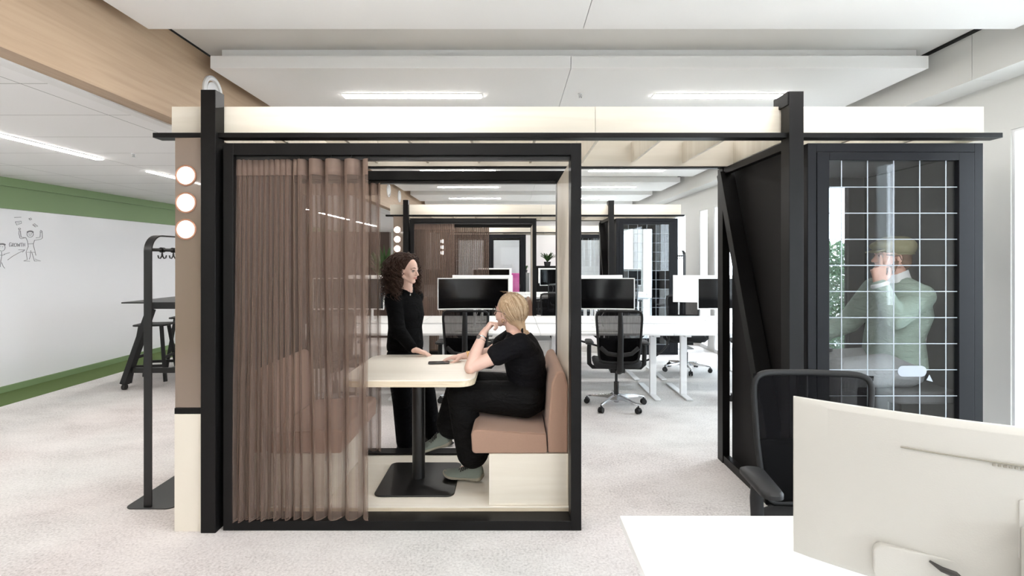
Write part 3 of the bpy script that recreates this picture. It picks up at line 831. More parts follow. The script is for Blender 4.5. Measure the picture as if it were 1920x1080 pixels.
def make_monitor():
    r = empty('monitor', (0, 0, 0), 'x', 'monitor')
    curved(r, .82, .365, 1.6, .41)
    q = MB().cyl((0, .17, .0), (0, .17, .36), .016, n=14); q.tube([(0, .17, .33), (0, .13, .40), (0, .045, .41)], .016, 10); q.cyl((0, .17, .0), (0, .17, .012), .05, n=20)
    q.box(-.05, .05, .035, .05, .36, .46)
    q.build('monitor_arm', M['wmetal'], r)
    q = MB().tube([(.05, .05, .33), (.10, .10, .22), (.06, .17, .12), (.09, .2, .004)], .004, 6); q.build('cable', M['shellw'], r)
    return r
def curved(r, W, H, R, zc, shell='shellw', thick=.022):
    def yy(x): return -(R-math.sqrt(R*R-x*x))
    n = 24; hw = W/2; z0, z1 = zc-H/2, zc+H/2
    rings = []
    for i in range(n+1):
        x = -hw+W*i/n; y = yy(x); t = thick if 0 < i < n else thick*.8
        bul = .012*max(0, 1-(x/(hw*.98))**2)
        nx, ny = x/R, 1.0
        L = math.hypot(nx, ny); nx /= L; ny /= L
        def p(d, z): return V((x+nx*d*-0+0, y+d, z))
        rings.append([p(0, z0), p(0, z1), p(t*.6, z1), p(t+bul*.3, z1-.012), p(t+bul, zc+H*.2), p(t+bul, zc-H*.2), p(t+bul*.3, z0+.012), p(t*.6, z0)])
    MB().loft(rings).build('monitor_housing', M[shell], r, .0015, ang=50)
    q = MB(); b = .011
    rings = []
    for i in range(n+1):
        x = -hw+b+(W-2*b)*i/n; y = yy(x)-.0015
        rings.append([V((x, y, z0+b*1.3)), V((x, y, z1-b)), V((x, y+.001, z1-b)), V((x, y+.001, z0+b*1.3))])
    q.loft(rings).build('screen', M['screen'], r, ang=60)
DX = [-1.88, -.42, 1.04, 2.50]
DG = 'white desks in the front row'
names2 = ['leftmost', 'second from left', 'second from right', 'rightmost']
names = ['behind the sheer curtain', 'behind the two women', 'behind the chair in full view', 'beside the phone booth']
for i, cx in enumerate(DX):
    desk_mesh_parts(cx, 5.59, 1, lab='white desk on the near side of the first row, %s' % names[i], grp='white desks, near side of first row')
    desk_mesh_parts(cx, 6.53, -1, lab='white desk on the far side of the first row, %s' % names[i], grp='white desks, far side of first row')
    desk_mesh_parts(cx, 10.97, 1, lab='white desk in the distant second row, near side, %s' % names2[i], grp='white desks, near side of second row')
    desk_mesh_parts(cx, 11.91, -1, lab='white desk in the distant second row, far side, %s' % names2[i], grp='white desks, far side of second row')
mo = make_monitor(); used = [False]
def monitor(x, y, deg, lab, grp='curved desk monitors', z=.7405):
    if not used[0]:
        used[0] = True; o = mo; o.location = (x, y, z); o.rotation_euler = (0, 0, math.radians(deg)); o['label'] = lab
    else: o = copy_tree(mo, (x, y, z), math.radians(deg), lab)
    o['group'] = grp
monitor(-.445, 5.93, 0, 'wide black curved monitor with white frame, between the two women')
monitor(1.0, 5.93, 0, 'black curved monitor above the chair in full view')
monitor(-1.88, 5.93, 0, 'black curved monitor seen through the sheer curtain')
monitor(2.56, 5.93, -6, 'dark bluish reflecting monitor beside the black booth wall, right of the cream back')
monitor(-.40, 6.95, 182, 'monitor facing away, only its pale back edge shows above the wide black monitor')
monitor(1.10, 6.95, 181, 'monitor facing away, pale edge above the monitor over the full view chair')
monitor(2.60, 6.9, 176, 'monitor turned away showing its cream back, near the windows')
monitor(-1.85, 6.95, 180, 'monitor facing away behind the curtain on the far desk')
for i, (x, d, lab) in enumerate(((-.46, 0, 'distant black monitor above the wide one, in front of the far booths'), (1.02, 3, 'distant black monitor with white frame beside the pod wall'), (2.45, 0, 'distant monitor in second desk row near windows'), (-1.9, 0, 'distant monitor at the left of the second row'))):
    monitor(x, 11.35, d, lab, 'distant monitors, second row')
for i, (x, lab) in enumerate(((-.42, 'distant monitor facing away at the second row, left'), (1.05, 'distant monitor facing away at second row, centre'))):
    monitor(x, 12.4, 180, lab, 'distant monitors, second row')
# loose cables under the first desks
for pts, lab in ((((.55, 6.42, .62), (1.0, 6.3, .50), (1.3, 6.2, .44), (1.55, 6.3, .55), (1.75, 6.42, .70)), 'thick black cable loop under the desks beside the full view chair'),
                 (((1.0, 6.38, .62), (1.35, 6.25, .36), (1.6, 6.15, .33), (1.9, 6.3, .48), (1.95, 6.4, .70)), 'lower black cable loop under the desks beside the white desk legs'),
                 (((-.2, 6.42, .70), (.15, 6.42, .66), (.35, 6.42, .665), (.48, 6.42, .70)), 'black cable hanging behind the blonde person under the desk')):
    pp = []
    for i in range(len(pts)-1):
        for u in range(6):
            t = u/6; p0 = V(pts[max(i-1, 0)]); p1 = V(pts[i]); p2 = V(pts[i+1]); p3 = V(pts[min(i+2, len(pts)-1)])
            pp.append(.5*((2*p1)+(p2-p0)*t+(2*p0-5*p1+4*p2-p3)*t*t+(3*p1-p0-3*p2+p3)*t**3))
    pp.append(V(pts[-1]))
    tag(MB().tube(pp, .012, 8).build('cable', M['plastic']), lab, 'cable')
# tambour pedestal
r = empty('cabinet', (.28, 6.1, 0), 'low white cabinet with ribbed front under the desk behind the blonde person', 'cabinet')
B(.10, .46, 5.86, 6.36, .02, .62).build('body', M['wmetal'], r, .004)
q = MB()
for k in range(13): q.box(.112+k*.026, .132+k*.026, 5.85, 5.859, .05, .60)
q.build('ribbed_front', M['white'], r)
# keyboards / papers on desks
for x, y, w_, d_, nm, lab, c in ((.98, 5.75, .42, .13, 'keyboard', 'pale keyboard on the desk behind the full view chair', 'keyboard'), (-.42, 5.75, .42, .13, 'keyboard', 'pale keyboard on the desk behind the two women', 'keyboard'),
                              (2.25, 5.78, .21, .297, 'paper', 'sheet of paper on the white desk next to the booth', 'paper')):
    q = MB().box(x-w_/2, x+w_/2, y-d_/2, y+d_/2, .7405, .7405+(.014 if nm == 'keyboard' else .002))
    o = tag(q.build(nm, M['paper'], None, .002), lab, c)
    if nm == 'keyboard':
        q = MB()
        for a in range(5):
            for b_ in range(14): q.box(x-w_/2+.012+b_*.0285, x-w_/2+.036+b_*.0285, y-d_/2+.008+a*.024, y-d_/2+.028+a*.024, .7546, .7575)
        q.build('keys', M['white'], o)

# ------------------------------------------------------------------ foreground desk and monitor
r = empty('desk', (1.1, 1.2, 0), 'bright white desk in the bottom right foreground', 'desk')
B(.336, 1.94, .797, 1.597, .725, .75).build('desktop', M['desk'], r, .002)
for x in (.52, 1.76):
    q = B(x-.035, x+.035, 1.17, 1.22, .02, .70); q.box(x-.035, x+.035, .85, 1.55, .70, .7245); q.build('leg_column', M['wmetal'], r, .003)
    B(x-.035, x+.035, .82, 1.56, .004, .0195).build('foot', M['wmetal'], r, .003)
n = V((.454, .891, 0)); ctr = V((1.026, 1.027, 0))-n*.055
fm = empty('monitor', (0, 0, 0), 'large cream curved monitor seen from behind on the foreground desk', 'monitor')
curved(fm, .81, .364, 1.5, .295, 'shell', .02)
def yb(x): return -(1.5-math.sqrt(2.25-x*x))+.02+.012*max(0, 1-(x/.397)**2)+.0005
# vent groove, cable recess, stand, label (local +x is photo-left)
q = MB().tube([(x, yb(x)-.001, .41) for x in [.212-.02*i for i in range(22)]], .0016, 6); q.build('vent_slot', M['groove'], fm)
q = MB()
for i in range(34):
    x = .07-.008*i; q.box(x-.0022, x+.0022, yb(x)-.001, yb(x)+.0015, .403, .407)
q.build('vent_holes', M['groove'], fm)
q = MB().prism(rrect(.155, .075, .02, 6, .182, .165), yb(.25)-.004, yb(.15)+.0005, 'y'); q.build('port_cover', M['shell'], fm, .003, seg=3)
q = MB().box(-.035, .035, .04, .09, .0, .30); q.prism(rrect(.26, .20, .03, 6, -.02, .06), .0, .012); q.build('stand', M['shell'], fm, .003)
q = MB().tube([(.167, yb(.16)+.004, .192), (.150, yb(.15)+.014, .186), (.130, yb(.13)+.018, .184), (.120, yb(.12)+.018, .177), (.105, yb(.1)+.016, .162), (.08, .07, .12), (.04, .11, .01)], [.002, .0055, .0065, .0045, .0035, .0035, .0035], 8); q.build('power_cable', M['cord'], fm)
q = MB().prism(rrect(.13, .113, .004, 3, -.03, .2905), yb(-.09)-.002, yb(0)+.0018, 'y'); q.build('cover_panel', M['shell'], fm, .001)
lb = MB().box(-.05, .030, yb(0)-.003, yb(0)+.0012, .14, .185).build('rating_label', M['paper'], fm)
q = MB()
for k in range(6): q.box(-.045+.012*(k % 3), .025, yb(0)+.0011, yb(0)+.0018, .146+.006*k, .149+.006*k)
q.build('print_lines', M['print'], lb)
fm.location = (ctr.x, ctr.y, .7505)
# the panel was drawn facing -y; turn it to face the chair
fm.rotation_euler = (0, 0, math.radians(153))
fm.location.z = .7505+.0

# ------------------------------------------------------------------ coat rack
def coat_rack(x, y0, y1, lab, grp='coat racks'):
    r = empty('coat_rack', (x, (y0+y1)/2, 0), lab, 'coat rack', grp)
    pts = []
    H = 1.70; rr = .10; yA, yB = y0+.03, y1-.06
    for i in range(9):
        a = PI-PI/2*i/8; pts.append((yA+rr+rr*math.cos(a), H-rr+rr*math.sin(a)))
    for i in range(9):
        a = PI/2-PI/2*i/8; pts.append((yB-rr+rr*math.cos(a), H-rr+rr*math.sin(a)))
    path = [(yA, .006)]+pts+[(yB, .006)]
    q = MB(); rings = []
    for i, (yy_, z) in enumerate(path):
        a = path[max(i-1, 0)]; b_ = path[min(i+1, len(path)-1)]
        d = V((b_[0]-a[0], b_[1]-a[1])).normalized(); nn_ = V((-d.y, d.x))*.004
        rings.append([V((x-.025, yy_-nn_.x, z-nn_.y)), V((x+.025, yy_-nn_.x, z-nn_.y)), V((x+.025, yy_+nn_.x, z+nn_.y)), V((x-.025, yy_+nn_.x, z+nn_.y))])
    q.loft(rings).build('loop_frame', M['steel'], r, .001)
    MB().prism(rrect(.31, y1-y0, .05, 6, x+.02, (y0+y1)/2), 0, .006).build('base_plate', M['steel'], r, .002, ang=50)
    q = MB().cyl((x, yA+.004, 1.61), (x, yB-.004, 1.61), .011, n=14); q.build('hanging_rail', M['steel'], r)
    for k in range(6):
        yy_ = yA+.13+k*.11
        q = MB().lathe([(.0115, -.012), (.017, -.012), (.017, .012), (.0115, .012)], (0, 0, 0), 16, 'y', True).xf(Matrix.Translation((x, yy_, 1.61)))
        for sg in (-1, 1):
            q.tube([(x, yy_, 1.595), (x, yy_+sg*.004, 1.57), (x, yy_+sg*.018, 1.555), (x, yy_+sg*.034, 1.558), (x, yy_+sg*.04, 1.575)], .004, 6)
        q.build('hook', M['steel'], r)
    return r
coat_rack(-2.275, 3.17, 4.10, 'black steel coat rack with hooks at the left end of the front pod')
coat_rack(2.97, 8.8, 9.6, 'small distant coat rack beside the second phone booth near the windows')

# ------------------------------------------------------------------ high table and stools
r = empty('high_table', (-4.1, 7.0, 0), 'black high table with angled legs on casters in front of the whiteboard', 'high table')
B(-4.58, -3.55, 6.0, 8.2, 1.03, 1.045).build('tabletop', M['steel'], r, .002)
B(-4.33, -3.75, 6.12, 8.08, .955, 1.0295).build('apron', M['steel'], r, .003)
for (x0, x1, y) in ((-4.30, -4.60, 6.10), (-3.85, -3.52, 6.10), (-4.30, -4.60, 8.05), (-3.85, -3.52, 8.05)):
    q = MB().beam((x0, y, .955), (x1, y-.02, .07), .065, .09, V((0, 1, 0))); l = q.build('leg', M['plastic'], r, .004)
    q = MB().cyl((x1-.02, y-.02, .033), (x1+.02, y-.02, .033), .032, n=18); q.cyl((x1, y-.02, .03), (x1, y-.02, .08), .012, n=8); q.build('caster', M['rubber'], l)
for y in (6.1, 8.05): B(-4.50, -3.62, y-.03, y+.01, .20, .26).build('cross_rail', M['steel'], r, .003)
B(-4.1, -4.02, 6.1, 8.05, .21, .25).build('long_rail', M['steel'], r, .003)
def stool(x, y, rz, lab):
    c = copy_tree(st0, (x, y, 0), math.radians(rz), lab) if st0 else None
    return c
st0 = None
r = empty('bar_stool', (0, 0, 0), 'x', 'stool', 'grey black bar stools at the high table')
q = MB().prism(rrect(.40, .34, .07, 6), .70, .72); q.build('seat', M['plastic'], r, .006, ang=50)
for sx in (-1, 1):
    for sy in (-1, 1):
        MB().beam((sx*.12, sy*.10, .70), (sx*.20, sy*.18, 0), .04, .028, V((0, 1, 0))).build('leg', M['plastic'], r, .003)
for sy in (-1, 1): MB().beam((-.178, sy*.158, .20), (.178, sy*.158, .20), .02, .035).build('footrest', M['plastic'], r, .002)
for sx in (-1, 1): MB().beam((sx*.166, -.146, .30), (sx*.166, .146, .30), .02, .035).build('side_rail', M['plastic'], r, .002)
st0 = r
r.location = (-4.62, 6.62, 0); r.rotation_euler = (0, 0, .2); r['label'] = 'grey black bar stool under the left end of the high table, behind the coat rack'
stool(-4.72, 7.45, 10, 'grey black bar stool farther along the high table, partly behind the taupe light column')

# ------------------------------------------------------------------ plants and far furniture
def plant(x, y, z, h, spread, n, lab, potr=.12, poth=.22, leafw=.035):
    r = empty('potted_plant', (x, y, z), lab, 'plant')
    MB().lathe([(.001, z), (potr*.8, z), (potr, z+poth), (potr*.9, z+poth), (potr*.88, z+poth-.03), (.001, z+poth-.03)], (x, y, 0), 24).build('pot', M['pot'], r)
    q = MB(); rnd = random.Random(int(x*100+y*10))
    for i in range(n):
        a = rnd.uniform(0, 2*PI); L = h*rnd.uniform(.55, 1); out = spread*rnd.uniform(.3, 1)
        d = V((math.cos(a), math.sin(a), 0)); s_ = V((-d.y, d.x, 0)); rings = []
        for k in range(7):
            t = k/6; c = V((x, y, z+poth-.03))+d*out*t**1.4+V((0, 0, L*(t-.35*t*t*rnd.uniform(.6, 1))))
            wv = leafw*math.sin(PI*min(1, t*.92+.06))
            rings.append([c-s_*wv, c+V((0, 0, -.006)), c+s_*wv, c+V((0, 0, .004))])
        q.loft(rings)
    q.build('foliage', M['leaf'], r, ang=60)
    return r
plant(-2.55, 10.3, 0.6, 1.25, .5, 60, 'dark green leafy plant behind the curly haired person, beside the far light column', .18, .3, .045)
r = empty('planter_cabinet', (-3.1, 10.5, 0), 'dark brown low planter cabinet left of the second pod, holding a plant', 'cabinet')
B(-3.9, -2.32, 10.1, 10.5, 0, .6).build('body', M['brownwall'], r, .003)
r = empty('room_divider', (-3.9, 11.2, 0), 'tall dark brown room divider in the left background', 'room divider')
B(-5.2, -2.66, 11.1, 11.25, .0, 2.14).build('panel', M['brownwall'], r, .003)
r = empty('storage_cabinet', (.92, 14.6, 0), 'black storage cabinet with a leafy plant on top, far beyond the desks', 'cabinet')
B(.55, 1.3, 14.3, 14.75, 0, 1.36).build('body', M['matte'], r, .003)
B(.56, .92, 14.285, 14.2995, .05, 1.34).build('door', M['matte'], r); B(.93, 1.29, 14.285, 14.2995, .05, 1.34).build('door', M['matte'], r)
plant(1.0, 14.5, 1.3605, .42, .32, 40, 'green spiky plant on top of the far black storage cabinet', .10, .12, .022)
r = empty('sideboard', (.42, 15.6, 0), 'white sideboard against the far wall with a small plant', 'cabinet')
B(.30, .52, 15.3, 15.7, 0, 1.15).build('body', M['wmetal'], r, .003)
plant(.42, 15.45, 1.1505, .26, .09, 24, 'tiny green plant on the far white sideboard', .05, .08, .014)
r = empty('locker', (.09, 16.8, 0), 'bright pink locker behind the far booth glass', 'locker')
B(-.14, .30, 16.6, 17.0, 0, 1.09).build('body', M['pink'], r, .004)
B(-.13, .075, 16.585, 16.5995, .06, 1.07).build('door', M['pink'], r); B(.085, .29, 16.585, 16.5995, .06, 1.07).build('door', M['pink'], r)
# far booth interior pale screen
# ------------------------------------------------------------------ people
def P(px, py, Y): return V(((px-960)*Y/960, Y, 1.55-(py-486)*Y/960))
def frame(f, up=V((0, 0, 1))):
    f = V(f).normalized(); s_ = up.cross(f).normalized(); u = f.cross(s_)   # s_ = figure's left
    return f, s_, u
def rot(f, s_, u): return Matrix((f, s_, u)).transposed()
def head(q, c, f, s_, u, k=1.0, neck=None, man=False):
    R = rot(f, s_, u)
    def p(a, b, d): return c+(f*a+s_*b+u*d)*k
    q.sphere(p(-.012, 0, .022), (.094*k, .072*k, .083*k), 28, 18, R)
    q.sphere(p(.030, 0, -.028), (.056*k, .058*k, .078*k), 24, 16, R)
    q.sphere(p(.062, 0, -.093), .021*k); q.cap_(p(.062, .012, -.095), .017*k, p(.062, -.012, -.095), .017*k)
    for sg in (-1, 1):
        q.cap_(p(-.002, sg*.056, -.060), .016*k, p(.058, sg*.016, -.092), .016*k)
        q.sphere(p(.056, sg*.036, -.038), (.022*k, .022*k, .024*k), 12, 8, R)
        q.cap_(p(.076, sg*.012, .014), .009*k, p(.068, sg*.040, .014), .008*k)           # brow
        # ear
        q.sphere(p(-.004, sg*.071, -.022), (.017*k, .007*k, .028*k), 14, 10, R)
        q.sphere(p(.002, sg*.070, -.044), (.009*k, .007*k, .011*k), 10, 8, R)
        q.sphere(p(.094, sg*.009, -.036), (.010*k, .008*k, .007*k), 10, 8, R)            # nostril wing
    q.cap_(p(.078, 0, .006), .008*k, p(.104, 0, -.030), .010*k)                           # nose
    q.sphere(p(.106, 0, -.033), .0105*k, 12, 8)
    q.sphere(p(.078, 0, -.062), (.013*k, .022*k, .014*k), 12, 8, R)                       # mouth mound
    q.sphere(p(-.03, 0, .0), (.07*k, .064*k, .07*k), 16, 12, R)
    return p
def face_parts(p, k, f, s_, u, body, brow_m):
    R = rot(f, s_, u)
    for sg in (-1, 1):
        e = MB().sphere(p(.0735, sg*.029, -.006), .0108*k, 16, 10).build('eye', M['eyew'], body)
        MB().sphere(p(.0812, sg*.0285, -.0065), (.0042*k, .0055*k, .0055*k), 12, 8, R).build('iris', M['iris'], e)
        MB().tube([p(.082, sg*.017, -.002), p(.0855, sg*.029, .0025), p(.077, sg*.042, -.003)], .0024*k, 6).build('eyelid', brow_m, body)
        MB().tube([p(.088, sg*.012, .018), p(.086, sg*.028, .024), p(.072, sg*.048, .019)], [.0018*k, .0032*k, .0014*k], 6).build('eyebrow', brow_m, body)
    q = MB().tube([p(.078, -.021, -.062), p(.090, -.009, -.0585), p(.092, 0, -.060), p(.090, .009, -.0585), p(.078, .021, -.062)], [.001, .0035, .0035, .0035, .001], 8)
    q.tube([p(.078, -.020, -.063), p(.089, -.008, -.068), p(.091, 0, -.069), p(.089, .008, -.068), p(.078, .020, -.063)], [.001, .004, .0045, .004, .001], 8)
    q.build('lips', M['lips'], body)
def hand(q, wrist, d, nrm, thumb, curls, k=1.0, thumb_c=.35, fan=.09):
    """d: direction of the fingers, nrm: out of the back of the hand, thumb: side the thumb is on; curls: per finger 3 bend angles"""
    d = V(d).normalized(); nrm = V(nrm); nrm = (nrm-d*nrm.dot(d)).normalized(); t = d.cross(nrm).normalized()
    if t.dot(V(thumb)) < 0: t = -t
    W = V(wrist)
    off = [.026, .009, -.009, -.026]; L = [(.040, .024, .020), (.044, .027, .021), (.041, .025, .020), (.032, .019, .018)]
    kn = [.083, .086, .082, .074]
    q.cap_(W-d*.02*k, .024*k, W+d*.03*k, .022*k)
    for i in range(4):
        a = W+d*kn[i]*k+t*off[i]*k
        q.cap_(W+d*.012*k+t*off[i]*.6*k, .0155*k, a, .0115*k)
        if i < 3: q.cap_(a, .0105*k, W+d*kn[i+1]*k+t*off[i+1]*k, .0105*k)
        q.cap_(W+d*.045*k+t*off[i]*.8*k-nrm*.004*k, .014*k, a-nrm*.003*k-d*.01*k, .012*k)
        ang = 0; dd = (d+t*off[i]*fan/.026).normalized(); pnt = a; r0 = (.0092, .0094, .009, .008)[i]*k
        for j in range(3):
            ang += curls[i][j]
            v = dd*math.cos(ang)-nrm*math.sin(ang)
            nx = pnt+v*L[i][j]*k
            q.cap_(pnt, r0*(1-.08*j), nx, r0*(.92-.08*j), 10); pnt = nx
    # thumb leaves the side of the palm near its base
    b_ = W+d*.022*k+t*.024*k-nrm*.006*k
    v = (d*.62+t*.72-nrm*.25).normalized(); c1 = b_+v*.040*k; q.cap_(b_, .0155*k, c1, .012*k)
    v = (d*.85+t*(.45-thumb_c)-nrm*.25).normalized(); c2 = c1+v*.030*k; q.cap_(c1, .0115*k, c2, .010*k)
    v = (d*.92+t*(.25-thumb_c)-nrm*.3).normalized(); q.cap_(c2, .010*k, c2+v*.024*k, .0085*k)
def limb(q, pts, rs):
    for i in range(len(pts)-1): q.cap_(pts[i], rs[i], pts[i+1], rs[i+1], 18)
def torso(q, secs, s_axis, f_axis, n=28):
    """secs: (centre, half width along s, half depth along f)"""
    rings = []
    for c, a, b_ in secs:
        rings.append([c+s_axis*a*math.copysign(abs(math.cos(2*PI*j/n))**.85, math.cos(2*PI*j/n))+f_axis*b_*math.copysign(abs(math.sin(2*PI*j/n))**.9, math.sin(2*PI*j/n)) for j in range(n)])
    q.loft(rings)
def shoe(name, heel, toe, mats, body, k=1.0, up=V((0, 0, 1)), chunky=True):
    """running shoe between heel and toe points at sole level"""
    heel = V(heel); toe = V(toe); d = (toe-heel); L = d.length; d.normalize(); s_ = up.cross(d).normalized(); u = d.cross(s_)
    rings = []
    for t, w_, h in ((0.0, .022, .060), (.03, .033, .075), (.12, .038, .083), (.25, .037, .080), (.38, .038, .066), (.52, .043, .054), (.68, .048, .045), (.82, .046, .038), (.93, .036, .030), (1.0, .014, .018)):
        c = heel+d*L*t; zb = .018+.012*max(0, (t-.8)/.2)
        rings.append([c+s_*w_*math.cos(a)*(1-.35*max(0, math.sin(a)))*k+u*((zb+(h-zb)*max(0, math.sin(a)))*k if math.sin(a) > 0 else zb*k) for a in [2*PI*j/20 for j in range(20)]])
    o = MB().loft(rings).build(name, mats[0], body, sub=1, ang=70)
    rings = []
    for t, w_, z0, z1 in ((-.02, .020, .014, .036), (.04, .036, .002, .040), (.18, .040, 0, .034), (.36, .036, .006, .026), (.52, .042, .003, .023), (.72, .050, 0, .022), (.88, .045, .004, .026), (1.0, .022, .014, .030), (1.03, .010, .02, .028)):
        c = heel+d*L*t
        rings.append([c+s_*x*w_*k+u*z*k for x, z in ((-1, z0+.004), (-.8, z0), (.8, z0), (1, z0+.004), (1.02, z1), (-1.02, z1))])
    MB().loft(rings).build('sole', mats[1], o, ang=60, sub=1)
    q = MB()
    for i in range(5):
        t = .36+.055*i; hh = .071-.017*(i/2.2)*.8
        c = heel+d*L*t+u*(hh)*k
        q.tube([c-s_*.026*k-u*.012*k, c-s_*.012*k+u*.001*k, c+s_*.012*k+u*.001*k, c+s_*.026*k-u*.012*k], .0028*k, 6)
    q.build('laces', mats[2], o)
    return o

# ---- standing person, long curly hair, black sweater
f, s_, u = frame(V((.93, -.36, 0)))
hc = P(765, 505, 4.06)
fh, sh_, uh = frame(V((.90, -.42, -.12)))
q = MB(); k = .93
p = head(q, hc, fh, sh_, uh, k)
pel = V((-.865, 4.15, .80)); chest = V((-.855, 4.14, 1.10)); shl = V((-.865, 4.13, 1.245)); nb = V((-.85, 4.12, 1.30))
q.cap_(nb-u*.02, .054, hc-f*.012-u*.075, .045)
torso(q, [(pel-u*.07, .13, .09), (pel, .15, .105), (pel+u*.10, .125, .09), (pel+u*.2, .115, .085), (chest, .135, .10), (shl-u*.03, .15, .085), (shl+u*.02, .11, .06), (nb, .05, .045)], s_, f)
RS = shl-s_*.165-u*.01; LS = shl+s_*.165-u*.01     # right shoulder is on the camera side
hw = P(775, 656, 3.80); 
RE = V((-.865, 3.90, .995)); RW = V((-.725, 3.775, .882))
LE = V((-.90, 4.36, 1.02)); LW = V((-.83, 4.36, .80))
limb(q, [RS, RE, RW], [.046, .036, .024]); limb(q, [LS, LE, LW], [.046, .036, .024])
hand(q, RW+V((.01, 0, 0)), V((.96, .10, -.30)), V((.25, 0, 1)), V((0, 1, 0)), [(.25, .25, .15), (.22, .25, .2), (.3, .3, .2), (.35, .35, .2)], .93)
hand(q, LW, V((.15, -.05, -1)), V((0, 1, 0)), V((1, 0, 0)), [(.4, .4, .3)]*4, .93)
RH = pel-s_*.085-u*.03; LH = pel+s_*.085-u*.03
RK = V((-.855, 4.02, .43)); RA = V((-.85, 4.08, .08)); LK = V((-.72, 4.27, .44)); LA = V((-.67, 4.30, .08))
limb(q, [RH, RK, RA], [.082, .056, .038]); limb(q, [LH, LK, LA], [.082, .056, .038])
w1 = q.build('person', M['skin'], None, remesh=.0048, sm=3)
tag(w1, 'standing person with long dark curly hair and black sweater, one hand on the pod table', 'person')
face_parts(p, k, fh, sh_, uh, w1, M['brown_hair'])
q = MB()
torso(q, [(pel+u*.02, .165, .125), (pel+u*.06, .168, .128), (pel+u*.2, .15, .12), (chest, .165, .128), (shl-u*.05, .185, .112), (shl+u*.0, .165, .09), (shl+u*.04, .10, .07), (nb+u*.02, .062, .055)], s_, f)
limb(q, [RS, RE+(RS-RE)*.05, RW-(RW-RE)*.12], [.066, .058, .041]); limb(q, [LS, LE, LW-(LW-LE)*.12], [.066, .058, .041])
q.sphere(RE+V((-.005, 0, -.004)), .055); q.cap_(RS+V((.01, .02, .0)), .062, chest+f*.05, .08)
q.sphere(RW-(RW-RE)*.28+V((0, 0, -.004)), .043)
q.build('sweater', M['sweater'], w1, remesh=.007, sm=4)
q = MB().tube([nb+u*.035+(s_*math.cos(a)*.058+f*math.sin(a)*.056) for a in [2*PI*i/20 for i in range(20)]], .009, 8, True); q.build('neckband', M['sweater'], w1)
q = MB(); torso(q, [(pel-u*.12, .15, .11), (pel-u*.02, .165, .118), (pel+u*.08, .148, .11)], s_, f)
limb(q, [RH, RK, RA+V((0, 0, .02))], [.105, .082, .072]); limb(q, [LH, LK, LA+V((0, 0, .02))], [.105, .082, .072])
q.build('trousers', M['jeans'], w1, remesh=.008, sm=3)
for a_ in (RA, LA): shoe('shoe', V((a_.x-.07, a_.y+.02, .002)), V((a_.x+.18, a_.y-.05, .002)), (M['rubber'], M['rubber'], M['jeans']), w1, .95)
# curly hair: cap plus many helical locks
R = rot(fh, sh_, uh); rnd = random.Random(3)
q = MB().sphere(p(-.034, 0, .036), (.094*k, .088*k, .092*k), 24, 16, R); q.sphere(p(-.055, 0, -.03), (.07*k, .086*k, .10*k), 20, 14, R)
q.sphere(p(-.05, .04, -.09), (.05, .045, .08), 16, 12, R); q.sphere(p(-.05, -.04, -.09), (.05, .045, .08), 16, 12, R)
hr = q.build('hair', M['brown_hair'], w1, remesh=.008, sm=2)
q = MB()
for i in range(600):
    th = rnd.uniform(-PI, PI); ph = rnd.uniform(-.1, 1.45)
    dl = V((math.cos(th)*math.cos(ph), math.sin(th)*math.cos(ph), math.sin(ph)))
    if dl.x > .35 and dl.z < .62 : continue            # keep the face clear
    if dl.x > .05 and dl.z < .25 and abs(dl.y) > .5 and rnd.random() < .75: continue
    a = p(-.026+dl.x*.088, dl.y*.084, .034+dl.z*.090)
    out = (R @ V((dl.x*.5-.25 if dl.x < .2 else dl.x*.25-.1, dl.y, 0)))
    if out.length > 0: out.normalize()
    # parting: front locks swing to the sides
    if dl.x > .2: out = (R @ V((-.25, math.copysign(1, dl.y if abs(dl.y) > .05 else -.5), 0))).normalized()
    L = rnd.uniform(.16, .36)*(1 if ph < .9 else 1.05); spread = rnd.uniform(.015, .065)
    fr = rnd.uniform(13, 22); rad = rnd.uniform(.008, .017); ph0 = rnd.uniform(0, 6.3); pts = []
    m_ = 44; lift = .035*rnd.random()
    for j in range(m_):
        t = j/(m_-1)
        c = a+out*(spread*math.sin(min(1, t*1.7)*PI/2)+(.028 if j else 0)*min(1, t*5)+(.05 if dl.z > .5 else 0)*min(1, t*3))+V((0, 0, lift*math.sin(min(1, t*3)*PI)-L*max(0, t-.04)**1.08))
        if dl.z > .5: c += V((0, 0, 0))
        ph_ = ph0+fr*t*L/.3*2
        pts.append(c+V((math.cos(ph_), math.sin(ph_), 0))*rad*min(1, .3+t*2)+V((0, 0, .003*math.sin(ph_))))
    q.tube(pts, [.0022]*(m_-3)+[.0018, .0012, .0005], 4)
q.build('curls', M['brown_hair'], hr, ang=180)

MB().sphere(P(769, 553, 4.02), (.006, .006, .009), 10, 8).tube([nb+u*.02+f*.055+s_*.03, P(769, 551, 4.02), nb+u*.02+f*.05-s_*.035], .0012, 5).build('necklace', M['silver'], w1)

# ---- seated person, blonde ponytail, black t-shirt, seen from behind the left shoulder
f, s_, u = frame(V((-.93, .30, .0)))         # body faces photo-left; its left side is toward the camera
fh, sh_, uh = frame(V((-.86, .50, .04)))
k = 1.0
hc = V((-.022, 3.44, 1.205))
q = MB(); p = head(q, hc, fh, sh_, uh, k)
tilt = (V((-.06, 0, 1))).normalized()
pel = V((.10, 3.44, .635)); wst = V((.10, 3.44, .78)); cst = V((.075, 3.43, .92)); shl = V((.05, 3.42, 1.02)); nb = V((.022, 3.43, 1.075))
q.cap_(nb-u*.02, .056, hc-fh*.02-uh*.07, .047)
torso(q, [(pel-u*.05, .15, .10), (pel, .165, .115), (wst, .125, .095), (cst, .15, .10), (shl, .155, .085), (shl+u*.04, .09, .06), (nb, .05, .05)], s_, f)
LS = V((.055, 3.255, 1.015)); RS = V((.01, 3.60, 1.01))
